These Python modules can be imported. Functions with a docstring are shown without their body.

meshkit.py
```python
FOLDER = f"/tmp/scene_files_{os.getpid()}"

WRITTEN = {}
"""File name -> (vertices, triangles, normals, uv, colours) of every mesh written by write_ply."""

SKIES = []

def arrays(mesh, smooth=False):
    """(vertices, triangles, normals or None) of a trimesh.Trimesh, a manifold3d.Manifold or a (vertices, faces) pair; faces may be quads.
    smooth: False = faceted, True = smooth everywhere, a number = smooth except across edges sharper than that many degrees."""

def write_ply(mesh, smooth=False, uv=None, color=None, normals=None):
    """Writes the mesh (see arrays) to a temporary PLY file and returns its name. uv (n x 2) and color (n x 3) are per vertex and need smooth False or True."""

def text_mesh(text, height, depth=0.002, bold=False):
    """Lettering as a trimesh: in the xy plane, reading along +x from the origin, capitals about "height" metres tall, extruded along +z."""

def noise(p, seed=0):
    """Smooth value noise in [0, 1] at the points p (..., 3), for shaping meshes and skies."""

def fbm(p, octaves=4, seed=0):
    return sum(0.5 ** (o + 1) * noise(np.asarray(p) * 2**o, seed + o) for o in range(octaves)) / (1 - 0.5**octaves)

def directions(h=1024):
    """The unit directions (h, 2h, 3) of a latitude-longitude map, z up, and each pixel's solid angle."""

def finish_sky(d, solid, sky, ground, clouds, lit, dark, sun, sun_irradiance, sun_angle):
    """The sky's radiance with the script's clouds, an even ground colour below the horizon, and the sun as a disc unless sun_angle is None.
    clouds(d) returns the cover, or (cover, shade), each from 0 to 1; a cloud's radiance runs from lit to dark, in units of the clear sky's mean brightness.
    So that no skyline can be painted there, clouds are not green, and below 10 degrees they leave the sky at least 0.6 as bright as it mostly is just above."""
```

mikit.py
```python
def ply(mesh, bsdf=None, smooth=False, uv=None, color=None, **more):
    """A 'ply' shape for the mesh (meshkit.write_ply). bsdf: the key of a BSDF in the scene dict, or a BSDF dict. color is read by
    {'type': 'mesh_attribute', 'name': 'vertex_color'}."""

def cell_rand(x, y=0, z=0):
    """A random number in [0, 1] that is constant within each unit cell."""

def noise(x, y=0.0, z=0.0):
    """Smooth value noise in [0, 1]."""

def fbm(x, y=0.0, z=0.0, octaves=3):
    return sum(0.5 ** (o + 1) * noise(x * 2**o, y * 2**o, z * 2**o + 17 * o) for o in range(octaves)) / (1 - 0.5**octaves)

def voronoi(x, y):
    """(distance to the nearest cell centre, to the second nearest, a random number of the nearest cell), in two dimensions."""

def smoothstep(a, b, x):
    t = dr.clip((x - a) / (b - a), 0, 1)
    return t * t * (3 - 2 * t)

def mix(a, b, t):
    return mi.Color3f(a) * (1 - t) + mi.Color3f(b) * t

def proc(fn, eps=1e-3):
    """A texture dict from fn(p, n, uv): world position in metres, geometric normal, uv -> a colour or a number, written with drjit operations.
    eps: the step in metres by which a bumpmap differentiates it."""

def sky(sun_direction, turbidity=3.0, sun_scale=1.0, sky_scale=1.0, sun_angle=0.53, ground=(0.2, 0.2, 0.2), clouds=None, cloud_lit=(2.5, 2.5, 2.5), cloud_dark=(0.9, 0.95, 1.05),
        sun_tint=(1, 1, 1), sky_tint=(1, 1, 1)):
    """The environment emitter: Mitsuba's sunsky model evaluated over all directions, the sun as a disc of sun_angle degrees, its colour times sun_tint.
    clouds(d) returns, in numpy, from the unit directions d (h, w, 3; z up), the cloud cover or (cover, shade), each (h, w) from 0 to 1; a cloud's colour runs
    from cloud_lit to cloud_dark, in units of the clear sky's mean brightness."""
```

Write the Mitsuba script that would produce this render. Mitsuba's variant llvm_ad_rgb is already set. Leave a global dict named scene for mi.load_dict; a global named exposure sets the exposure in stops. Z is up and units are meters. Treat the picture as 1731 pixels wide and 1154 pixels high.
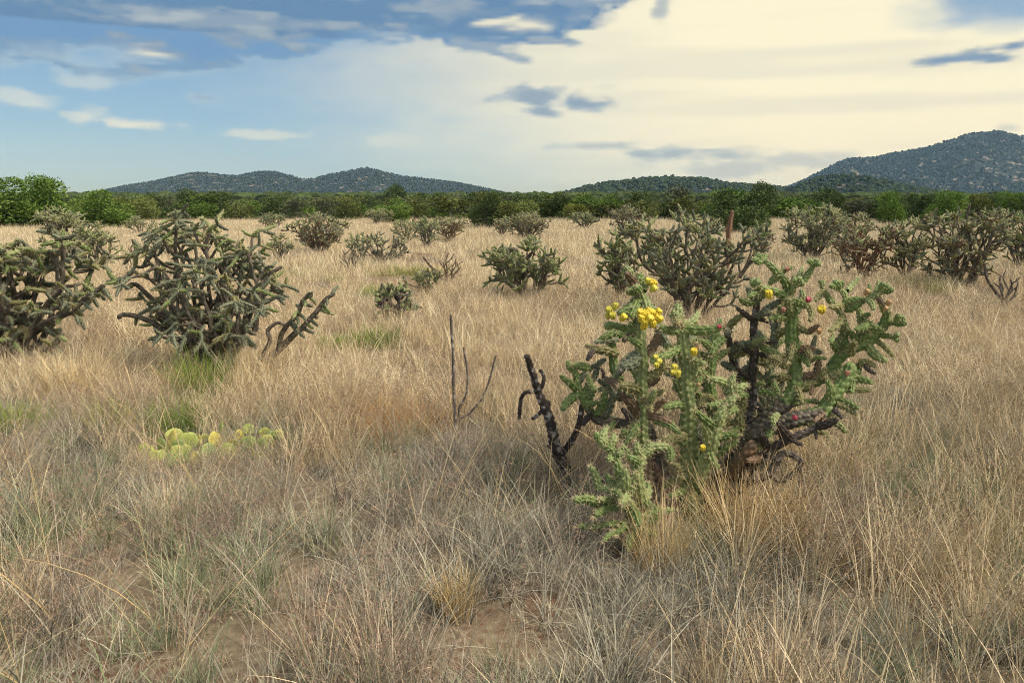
import math, numpy as np, trimesh, mitsuba as mi, drjit as dr, mikit, meshkit
from mikit import noise, fbm, voronoi, smoothstep, mix

# ---------------------------------------------------------------- camera, sky, exposure
CAM_H, F, PITCH = 1.5, 1358.0, math.radians(10.4)      # eye height; focal length for a 1731 px wide frame
FWD = np.array([0, math.cos(PITCH), -math.sin(PITCH)]); UP = np.array([0, math.sin(PITCH), math.cos(PITCH)])
T4 = mi.ScalarTransform4f
HAZE = 1.05e-4
exposure = 2.78
scene, labels = {}, {}
scene['air'] = {'type': 'homogeneous', 'albedo': {'type': 'rgb', 'value': [0.88, 0.94, 0.99]}, 'sigma_t': {'type': 'rgb', 'value': [HAZE * .62, HAZE, HAZE * 1.5]}}
scene['camera'] = {'type': 'perspective', 'fov': math.degrees(2 * math.atan(865.5 / F)), 'near_clip': 0.05, 'far_clip': 9000.0,
                   'to_world': T4().look_at(origin=[0, 0, CAM_H], target=[0, float(FWD[1]), CAM_H + float(FWD[2])], up=[0, 0, 1]),
                   'medium': {'type': 'ref', 'id': 'air'}}


def ray(px, py):
    return np.array([(px - 865.5) / F, 0, 0]) + FWD + (577 - py) / F * UP


def sstep(a, b, x):
    t = np.clip((x - a) / (b - a), 0, 1)
    return t * t * (3 - 2 * t)


def terrain(x, y):
    x, y = np.asarray(x, float), np.asarray(y, float)
    r = np.hypot(x, y)
    p = np.stack([x, y, 0 * x], -1)
    return -1.25 * sstep(38, 95, r) + 0.10 * (meshkit.fbm(p * .55, 3, 5) - .5) * sstep(900, 30, r) + .05 * (meshkit.noise(p * 2.1, 9) - .5) * sstep(60, 20, r)


def at(px, py, Y):                       # the point seen at a pixel of the photograph, Y metres ahead
    d = ray(px, py)
    return np.array([0, 0, CAM_H]) + d * (Y / d[1])


def ground_at(px, py):
    d = ray(px, py)
    p = np.array([0, 0, CAM_H]) + d * (CAM_H / -d[2])
    for _ in range(8):
        p = np.array([0, 0, CAM_H]) + d * ((CAM_H - float(terrain(p[0], p[1]))) / -d[2])
    return p


def az_el(px, py):
    d = ray(px, py)
    return math.degrees(math.atan2(d[0], d[1])), math.degrees(math.asin(d[2] / np.linalg.norm(d)))


def clouds(d):
    az = np.degrees(np.arctan2(d[..., 0], d[..., 1])); el = np.degrees(np.arcsin(d[..., 2]))
    near = np.abs(az) < 100

    def f(a, e, seed, o=5): return meshkit.fbm(np.stack([az * a, el * e, 0 * az + seed], -1), o, seed)
    n1, n3 = f(.07, .26, 3), f(.05, .9, 21)
    wx, we = 5 * (f(.12, .5, 5) - .5), 1.6 * (f(.12, .5, 6) - .5)            # the wind draws the edges out
    n2 = meshkit.fbm(np.stack([(az + wx) * .20, (el + we) * .85, 0 * az], -1) + 11, 6, 8)
    n4 = meshkit.fbm(np.stack([(az + wx) * .42, (el + we) * 1.5, 0 * az], -1) + 4, 5, 14)
    # pale high sheet: thin on the left, thick and creamy on the right
    sheet = sstep(-22, 15, az + 9 * (n1 - .5) + 8 * (n3 - .5) + .55 * (el - 6) + 5 * (n4 - .5))
    sheet = sheet * (1 - .45 * sstep(4.2, .2, el) * sstep(24, 6, az))
    gap_a, gap_e = az_el(1740, -8)
    gap = sstep(2.2, .7, np.hypot((az - gap_a) / 4.0, (el - gap_e) / 1.25) + 1.8 * (n2 - .5) + .6 * (n4 - .5))
    sheet = sheet * (1 - .9 * gap)
    sheet = np.where(near, sheet, .45 + .5 * sstep(.4, .6, n1))
    # grey-blue deck, upper left
    ex, ey = zip(*[az_el(*p) for p in ((-300, 120), (0, 106), (170, 100), (330, 118), (480, 92), (600, 66), (820, 66), (960, 48), (1040, 8), (1100, -50), (1500, -240))])
    deck = sstep(-1.1, 1.2, el - np.interp(az, ex, ey) + 3.4 * (n2 - .5) + 2.2 * (n4 - .5)) * sstep(36, 22, el + 14 * (n1 - .5))
    deck = deck * (.86 + .30 * sstep(.32, .62, n2) - .16 * sstep(.55, .75, n4))
    deck = np.where(near, deck, sstep(.55, .7, n1) * .6)
    cover = np.maximum(sheet, np.clip(deck * 1.15, 0, 1))
    shade = np.maximum(np.clip(deck * 2.6, 0, 1) * (1 - .22 * sstep(.5, .75, n4) - .15 * sstep(.5, .3, n2)), .16 * sstep(.45, .75, n3) * near)
    for px, py, sx, sy, s in ((900, 158, 75, 17, .62), (985, 172, 55, 22, .66), (930, 192, 48, 9, .62), (1035, 248, 95, 8, .45), (1165, 264, 120, 20, .55), (1245, 284, 80, 16, .40), (1350, 270, 85, 11, .36), (1410, 266, 60, 9, .32),
                              (1655, 99, 65, 7, .75), (1715, 78, 45, 9, .75), (1118, 12, 16, 20, .45), (1700, 216, 14, 4, .3)):
        a, e = az_el(px, py)
        m = sstep(1.3, .25, np.hypot((az - a) / (sx / F * 57.3), (el - e) / (sy / F * 57.3)) + 2.0 * (n4 - .5) + 1.2 * (n2 - .5))
        shade = np.maximum(shade, min(.9, 1.3 * s) * m); cover = np.maximum(cover, m)
    for px, py, sx, sy, s in ((150, 198, 40, 16, .62), (225, 210, 75, 8, .62), (45, 172, 46, 20, .40), (15, 158, 30, 14, .35), (690, 235, 95, 20, .42), (450, 228, 80, 9, .42), (160, 140, 45, 18, .28), (880, 42, 62, 14, .8), (250, 92, 50, 7, .25)):
        a, e = az_el(px, py)
        m = sstep(1.15, .3, np.hypot((az - a) / (sx / F * 57.3), (el - e) / (sy / F * 57.3)) + 2.2 * (n4 - .5))
        cover = np.maximum(cover, s * m); shade = shade * (1 - .8 * m)
    return np.maximum(cover, .13 * sstep(5, 0, el) * near), shade


SUN_AZ, SUN_EL = math.radians(112), math.radians(50)
scene['sky'] = mikit.sky([math.sin(SUN_AZ) * math.cos(SUN_EL), math.cos(SUN_AZ) * math.cos(SUN_EL), math.sin(SUN_EL)], turbidity=3, sun_scale=0.48, sky_scale=0.42, sun_angle=26,
                         ground=(.28, .23, .16), clouds=clouds, cloud_lit=(3.75, 3.5, 2.55), cloud_dark=(.46, .93, 1.62), sun_tint=(1, .985, .96), sky_tint=(.84, 1.0, 1.06))

# ---------------------------------------------------------------- materials
VC = {'type': 'mesh_attribute', 'name': 'vertex_color'}


def grainy(lo, hi, f1, f2):
    return mikit.proc(lambda p, n, uv: mix(lo, hi, dr.clip(fbm(p.x * f1, p.y * f1, p.z * f1, 3) * 1.1 + .5 * (noise(p.x * f2, p.y * f2, p.z * f2) - .5) - .05, 0, 1)))


scene['grass_blade'] = {'type': 'twosided', 'bsdf': {'type': 'diffuse', 'reflectance': VC}}
scene['leaf'] = {'type': 'twosided', 'bsdf': {'type': 'diffuse', 'reflectance': VC}}
scene['cactus_skin'] = {'type': 'twosided', 'bsdf': {'type': 'principled', 'base_color': VC, 'roughness': .5, 'specular': .4}}
scene['old_wood'] = {'type': 'twosided', 'bsdf': {'type': 'principled', 'base_color': VC, 'roughness': .85, 'specular': .25}}


def soil(p, n, uv):
    big = fbm(p.x * .35, p.y * .35, 0, 3); mid = fbm(p.x * 3.1 + 7, p.y * 3.1, 0, 3); fine = fbm(p.x * 38, p.y * 38, 3, 3)
    c = mix((.13, .08, .06), (.25, .155, .115), fine)
    litter = smoothstep(.32, .55, mid * .6 + fine * .35 + big * .15)
    return mix(c, mix((.10, .088, .068), (.30, .265, .205), fine), litter * .85)


scene['soil'] = {'type': 'twosided', 'bsdf': {'type': 'diffuse', 'reflectance': mikit.proc(soil)}}


def hillside(p, n, uv):
    r = fbm(p.x * .05, p.y * .05, p.z * .11, 4)
    c = mix((.04, .044, .040), (.21, .18, .165), smoothstep(.35, .65, r))
    b = fbm(p.x * .16 + 40, p.y * .10, p.z * .16, 3)
    return mix((.018, .030, .028), c, smoothstep(.53, .66, b * .55 + r * .45))


scene['hillside'] = {'type': 'twosided', 'bsdf': {'type': 'diffuse', 'reflectance': mikit.proc(hillside)}}


def put(key, mesh, bsdf, smooth=True, color=None):
    scene[key] = mikit.ply(mesh, bsdf, smooth=smooth, color=color)


# ---------------------------------------------------------------- small mesh kit
def join(parts):                          # [(V, F, C)]
    at_, V, Fc, C = 0, [], [], []
    for v, f, c in parts:
        V.append(v); Fc.append(f + at_); C.append(c); at_ += len(v)
    return np.vstack(V), np.vstack(Fc), np.vstack(C)


def frames(P):
    t = np.gradient(P, axis=0); t /= np.linalg.norm(t, axis=1, keepdims=True) + 1e-12
    u = np.zeros_like(P); a = np.array([1.0, 0, 0]) if abs(t[0, 0]) < .8 else np.array([0, 1.0, 0])
    u[0] = np.cross(t[0], a); u[0] /= np.linalg.norm(u[0])
    for i in range(1, len(P)):
        w = u[i - 1] - t[i] * (u[i - 1] @ t[i]); u[i] = w / np.linalg.norm(w)
    return t, u, np.cross(t, u)


def curve(pts, ds, wob=0, seed=0):
    """Catmull-Rom through pts, resampled about every ds; returns points and the parameter 0..1."""
    pts = np.asarray(pts, float)
    if len(pts) == 2: pts = np.array([pts[0], pts.mean(0), pts[1]])
    q = np.vstack([2 * pts[0] - pts[1], pts, 2 * pts[-1] - pts[-2]])
    out = []
    for i in range(1, len(q) - 2):
        t = np.linspace(0, 1, 12, endpoint=False)[:, None]
        a, b, c, d = q[i - 1:i + 3]
        out.append(.5 * (2 * b + (c - a) * t + (2 * a - 5 * b + 4 * c - d) * t**2 + (3 * b - a - 3 * c + d) * t**3))
    P = np.vstack(out + [q[-2:-1]])
    s = np.r_[0, np.cumsum(np.linalg.norm(np.diff(P, axis=0), axis=1))]
    n = max(4, int(s[-1] / ds) + 1)
    k = np.linspace(0, s[-1], n)
    P = np.stack([np.interp(k, s, P[:, j]) for j in range(3)], 1)
    if wob:
        r = np.random.default_rng(seed)
        o = np.stack([meshkit.noise(np.stack([k * 9 + 31 * j + seed, 0 * k, 0 * k], 1)) - .5 for j in range(3)], 1)
        P = P + o * wob * np.minimum(1, k / .06)[:, None]
    return P, k / s[-1], s[-1]


def stem_mesh(P, rad, nu, cols, tlen, amp, color, spine_n=0, spine_len=.018, spine_w=.0011, spine_col=(.62, .56, .42), seed=0, rough=0.0, tip_boost=0, peak=.62, tip_round=True):
    """A cactus stem: a swept tube whose skin stands in staggered rows of long tubercles, a bunch of spines on each."""
    rng = np.random.default_rng(seed)
    P = np.asarray(P, float); rad = np.broadcast_to(rad, len(P)).astype(float).copy()
    t, u, w = frames(P)
    s = np.r_[0, np.cumsum(np.linalg.norm(np.diff(P, axis=0), axis=1))]
    L = s[-1]
    if tip_round:
        e = np.clip((L - s) / (rad[-1] * 1.3 + 1e-9), 0, 1)
        rad = rad * np.sqrt(np.clip(1 - (1 - e)**2, .02, 1))
    th = np.arange(nu) / nu * 2 * np.pi
    A, S = np.meshgrid(th, s)
    a = A / (2 * np.pi) * cols; ai = np.floor(a + .5).astype(int) % cols; da = a - np.floor(a + .5)
    jit = rng.random(cols) * .25
    b = S / tlen + .5 * (ai % 2) + jit[ai]; fb = b - np.floor(b)
    bump = np.cos(np.pi * np.clip(da, -.5, .5))**.65 * (.42 + .58 * np.where(fb < peak, np.sin(fb / peak * np.pi / 2), np.cos((fb - peak) / (1 - peak) * np.pi / 2))**.8)
    R = rad[:, None] * (1 + amp * (bump - .45))
    V = P[:, None] + R[..., None] * (np.cos(A)[..., None] * u[:, None] + np.sin(A)[..., None] * w[:, None])
    if rough:
        V = V + (meshkit.fbm(V * 55 + seed, 3)[..., None] - .5) * rough * rad[:, None, None] * (np.cos(A)[..., None] * u[:, None] + np.sin(A)[..., None] * w[:, None])
    n = len(P)
    i, j = np.meshgrid(np.arange(n - 1), np.arange(nu), indexing='ij')
    a0, a1 = i * nu + j, i * nu + (j + 1) % nu
    f = np.vstack([np.stack([a0, a1, a1 + nu], -1).reshape(-1, 3), np.stack([a0, a1 + nu, a0 + nu], -1).reshape(-1, 3)])
    V = V.reshape(-1, 3)
    V = np.vstack([V, P[-1] + t[-1] * rad[-1] * .3]); j = np.arange(nu)
    f = np.vstack([f, np.stack([(n - 1) * nu + j, (n - 1) * nu + (j + 1) % nu, np.full(nu, n * nu)], 1)])
    c = color(V, np.r_[(S / L).ravel(), 1.0]) if callable(color) else np.tile(color, (len(V), 1))
    felt = np.exp(-(da / .16)**2 - ((fb - peak - .02) / .10)**2)          # the pale felted areole at the top of each tubercle
    c[:len(felt.ravel())] = c[:len(felt.ravel())] * (1 - .55 * felt.ravel()[:, None]) + .55 * felt.ravel()[:, None] * np.array(spine_col) * .75
    c = c * (1 + .22 * (meshkit.fbm(V * 60 + 3, 2)[:, None] - .5))
    parts = [(V, f, c)]
    if spine_n:
        org, nrm, wt = [], [], []
        for k in range(cols):
            for m in range(int(L / tlen) + 2):
                sp = (m + peak + .08 - .5 * (k % 2) - jit[k]) * tlen
                if not 0 < sp < L: continue
                q = np.interp(sp, s, np.arange(n)); q0 = int(q); q1 = min(q0 + 1, n - 1); g = q - q0
                ang = k / cols * 2 * np.pi
                nn = np.cos(ang) * u[q0] + np.sin(ang) * w[q0]
                org.append(P[q0] * (1 - g) + P[q1] * g + nn * (rad[q0] * (1 - g) + rad[q1] * g) * (1 + amp * .5)); nrm.append(nn + .35 * t[q0]); wt.append(sp / L)
        if tip_boost:
            for m in range(tip_boost):
                d = t[-1] + rng.normal(0, .55, 3); d /= np.linalg.norm(d)
                org.append(P[-1] - t[-1] * rad[-2] * .6 + d * rad[-min(4, n)] * .9); nrm.append(d * 1.4); wt.append(1)
        if org:
            org, nrm, wt = np.array(org), np.array(nrm), np.array(wt)
            m = spine_n
            o = np.repeat(org, m, 0); d = np.repeat(nrm, m, 0) + rng.normal(0, .62, (len(o), 3)); d /= np.linalg.norm(d, axis=1, keepdims=True)
            side = np.cross(d, rng.normal(0, 1, (len(o), 3))); side /= np.linalg.norm(side, axis=1, keepdims=True) + 1e-9
            ln = spine_len * (.55 + .75 * rng.random(len(o)))[:, None]
            v = np.stack([o - side * spine_w, o + side * spine_w, o + d * ln], 1).reshape(-1, 3)
            cc = np.repeat(np.array(spine_col) * (.75 + .5 * rng.random((len(o), 1))), 3, 0)
            parts.append((v, np.arange(len(v)).reshape(-1, 3), cc))
    return join(parts)


# ---------------------------------------------------------------- ground and hills
def ground_sheet():
    r = np.r_[0.0, np.linspace(.6, 12, 58), np.geomspace(12.3, 2300, 90)]
    a = np.linspace(0, 2 * np.pi, 241)[:-1]
    Rr, A = np.meshgrid(r[1:], a, indexing='ij')
    X, Y = Rr * np.sin(A), Rr * np.cos(A)
    V = np.vstack([[[0, 0, float(terrain(0, 0))]], np.stack([X, Y, terrain(X, Y)], -1).reshape(-1, 3)])
    n = len(a); i, j = np.meshgrid(np.arange(len(r) - 2), np.arange(n), indexing='ij')
    p, q = 1 + i * n + j, 1 + i * n + (j + 1) % n
    f = np.vstack([np.stack([p, p + n, q + n], -1).reshape(-1, 3), np.stack([p, q + n, q], -1).reshape(-1, 3), np.stack([np.zeros(n, int), 1 + np.arange(n), 1 + (np.arange(n) + 1) % n], 1)])
    return V, f[:, ::-1]


put('ground', ground_sheet(), 'soil')
labels['ground'] = {'label': 'reddish dry soil with straw litter under the grass', 'category': 'ground', 'kind': 'structure'}

FIR = []                                   # low crowns that stand far off, made once below


def hill(key, label, crest, D, depth, seed, cat, trees, tree_h, green):
    rng = np.random.default_rng(seed)
    cx = np.array([c[0] for c in crest], float)
    px = np.linspace(cx[0], cx[-1], 150)
    py = np.interp(px, cx, [c[1] for c in crest])
    k = np.ones(5) / 5; py = np.convolve(np.pad(py, 2, 'edge'), k, 'valid')
    top = np.array([at(x, y, D) for x, y in zip(px, py)])
    z0 = -2.2
    tv = np.linspace(-1, 1, 61)
    H = np.maximum(top[:, 2] - z0, 0)

    def surface(si, t):
        x = np.interp(si, np.arange(150), top[:, 0]); h = np.interp(si, np.arange(150), H)
        q = np.stack([x / depth * 3.0, t * .9, 0 * x + seed], -1)
        rid = meshkit.fbm(q * 1.6, 5, seed)
        bell = np.clip(1 - np.abs(t)**1.5, 0, 1)**1.15
        z = z0 + h * bell * (1 + (rid - .5) * 1.25 * np.minimum(1, np.abs(t) * 2.2) * (1 - np.abs(t) * .5))
        y = D + t * depth * (.75 + .25 * h / H.max()) + (meshkit.noise(np.stack([x / depth, 0 * x, 0 * x], -1) * 1.7, seed) - .5) * depth * .3 * (1 - np.abs(t))
        return np.stack([x * y / D, y, z], -1)
    S, T = np.meshgrid(np.arange(150.0), tv, indexing='ij')
    V = surface(S, T).reshape(-1, 3)
    i, j = np.meshgrid(np.arange(149), np.arange(60), indexing='ij'); a = i * 61 + j
    f = np.vstack([np.stack([a, a + 61, a + 62], -1).reshape(-1, 3), np.stack([a, a + 62, a + 1], -1).reshape(-1, 3)])
    put(key, (V, f), 'hillside')
    labels[key] = {'label': label, 'category': cat, 'kind': 'structure'}
    # the junipers scattered over the slope, one mass
    si = rng.random(trees * 3) * 149; t = rng.random(trees * 3) * 1.06 - .98
    pos = surface(si, t)
    keep = (meshkit.fbm(pos * [.022, .022, .05] * (700 / D), 3, seed + 2) + .3 * rng.random(len(pos)) > .56) & (pos[:, 2] > z0 + 1)
    pos = pos[keep][:trees]
    parts = []
    for q in range(len(pos)):
        v, ff = FIR[rng.integers(len(FIR))]
        sc = tree_h * (.6 + .7 * rng.random())
        a = rng.random() * 6.28
        vv = v @ np.array([[math.cos(a), math.sin(a), 0], [-math.sin(a), math.cos(a), 0], [0, 0, 1]]) * [sc, sc, sc * (.75 + .4 * rng.random())] + pos[q] - [0, 0, .1 * sc]
        parts.append((vv, ff, np.tile(np.array(green) * (.6 + .8 * rng.random()), (len(vv), 1))))
    V, f, C = join(parts)
    tk = key.replace('hill', 'hillside_trees').replace('mountain', 'mountain_trees')
    put(tk, (V, f), 'leaf', smooth=False, color=C)
    labels[tk] = {'label': 'small dark junipers dotted over ' + label, 'category': 'trees', 'kind': 'stuff'}


for q in range(5):
    m = trimesh.creation.icosphere(subdivisions=1)
    v = np.array(m.vertices); v = v * (.6 + .75 * meshkit.noise(v * 2.3 + 9 * q, q))[:, None] * [.55, .55, .5] + [0, 0, .45]
    FIR.append((v, np.array(m.faces)))
hill('hill', 'long low hill range with two rounded peaks on the left horizon',
     [(150, 331), (185, 320), (210, 314), (260, 307), (300, 298), (322, 292), (345, 291), (370, 295), (400, 298), (430, 293), (455, 289), (480, 293), (512, 304), (530, 302), (550, 296), (590, 288), (612, 283), (625, 283), (640, 288), (680, 297), (740, 305), (780, 311), (820, 319), (860, 328), (900, 334)],
     1650, 420, 3, 'hill', 6500, 3.0, (.026, .040, .034))
hill('hill_001', 'low rocky rounded hill right of the middle of the horizon',
     [(930, 336), (960, 328), (1000, 318), (1040, 310), (1090, 305), (1140, 302), (1190, 306), (1240, 314), (1290, 317), (1340, 322), (1400, 331), (1440, 336)], 760, 170, 7, 'hill', 1500, 3.6, (.036, .056, .030))
hill('hill_002', 'small rocky foothill in front of the right mountain',
     [(1310, 334), (1340, 322), (1370, 308), (1400, 301), (1440, 299), (1480, 305), (1530, 317), (1590, 328), (1640, 334)], 640, 120, 12, 'hill', 800, 3.2, (.034, .054, .030))
hill('mountain', 'dark blue mountain rising at the right edge',
     [(1270, 338), (1310, 326), (1350, 310), (1390, 290), (1425, 271), (1445, 267), (1470, 269), (1500, 263), (1560, 254), (1610, 239), (1645, 227), (1660, 228), (1690, 226), (1740, 238), (1800, 252), (1880, 262), (2000, 300), (2120, 338)],
     1900, 620, 23, 'mountain', 7000, 4.6, (.014, .027, .028))


# ---------------------------------------------------------------- trees
def crown_mesh(seed, n, leaf, lumps=14, tall=1.0):
    """A juniper crown in a unit box (width 1, height about 1): many small sprays over the surface and through the volume of overlapping lumps."""
    rng = np.random.default_rng(seed)
    a = rng.random(lumps) * 6.28; rr = .30 * np.sqrt(rng.random(lumps)); h = .16 + .60 * rng.random(lumps)
    rr = rr * np.sqrt(np.clip(1.15 - ((h - .35) / .62)**2, .1, 1))
    cen = np.stack([np.cos(a) * rr, np.sin(a) * rr, h], 1); rad = .10 + .17 * rng.random(lumps)
    k = rng.integers(0, lumps, n); d = rng.normal(0, 1, (n, 3)); d /= np.linalg.norm(d, axis=1, keepdims=True)
    q = 1 - .55 * rng.random(n)**2.2
    sp = 1 + .40 * (rng.random(n) < .14) * rng.random(n)
    p = cen[k] + d * (rad[k] * q * sp)[:, None] * [1, 1, .95]
    up = d * .8 + [0, 0, .4] + rng.normal(0, .45, (n, 3)); up /= np.linalg.norm(up, axis=1, keepdims=True)
    sd = np.cross(up, rng.normal(0, 1, (n, 3))); sd /= np.linalg.norm(sd, axis=1, keepdims=True)
    ln = leaf * (.6 + .8 * rng.random((n, 1)))
    v = np.stack([p - up * ln * .5, p + sd * ln * .32, p + up * ln * .75, p - sd * ln * .32], 1).reshape(-1, 3)
    v[:, 2] = np.maximum(v[:, 2], .01)
    b = np.arange(n)[:, None] * 4
    f = np.vstack([b + [0, 1, 2], b + [0, 2, 3]])
    tone = np.repeat(.7 + .6 * rng.random(n), 4)[:, None] * np.repeat(.8 + .4 * rng.random(lumps)[k], 4)[:, None]
    return v, f, tone


def trunk_mesh(seed):
    rng = np.random.default_rng(seed); parts = []
    for k in range(5):
        a = rng.random() * 6.28; e = np.array([math.cos(a) * .22, math.sin(a) * .22, .45 + .2 * rng.random()])
        P, t, L = curve([[.02 * math.cos(a), .02 * math.sin(a), -.03], e * [.45, .45, .45], e], .06)
        parts.append(stem_mesh(P, .03 * (1 - .75 * t), 7, 4, .2, .15, (.13, .10, .08)))
    return join(parts)


GREENS = {'dark': (.100, .152, .062), 'bright': (.145, .25, .062), 'olive': (.17, .21, .075), 'gray': (.15, .18, .115), 'yellow': (.18, .21, .06), 'brown': (.16, .135, .08)}
TREES = {}
for gi, (gname, col) in enumerate(GREENS.items()):
    for vnt in range(2):
        v, f, tone = crown_mesh(100 + gi * 7 + vnt, 14000, .029, 15)
        tv, tf, tc = trunk_mesh(40 + gi * 3 + vnt)
        g = f'tree_kind_{gname}_{vnt}'
        scene[g] = {'type': 'shapegroup', 'crown': mikit.ply((v, f), 'leaf', smooth=False, color=np.clip(np.array(col) * tone, 0, .3)), 'trunk': mikit.ply((tv, tf), 'old_wood', smooth=True, color=tc)}
        TREES[gname, vnt] = g


def place(x, y, z, sx, sy, sz, rot):
    return T4().translate([float(x), float(y), float(z)]).rotate([0, 0, 1], float(rot)).scale([float(sx), float(sy), float(sz)])


def numbered(base):
    if base not in labels: return base
    k = 1
    while f'{base}_{k:03d}' in labels: k += 1
    return f'{base}_{k:03d}'


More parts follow.
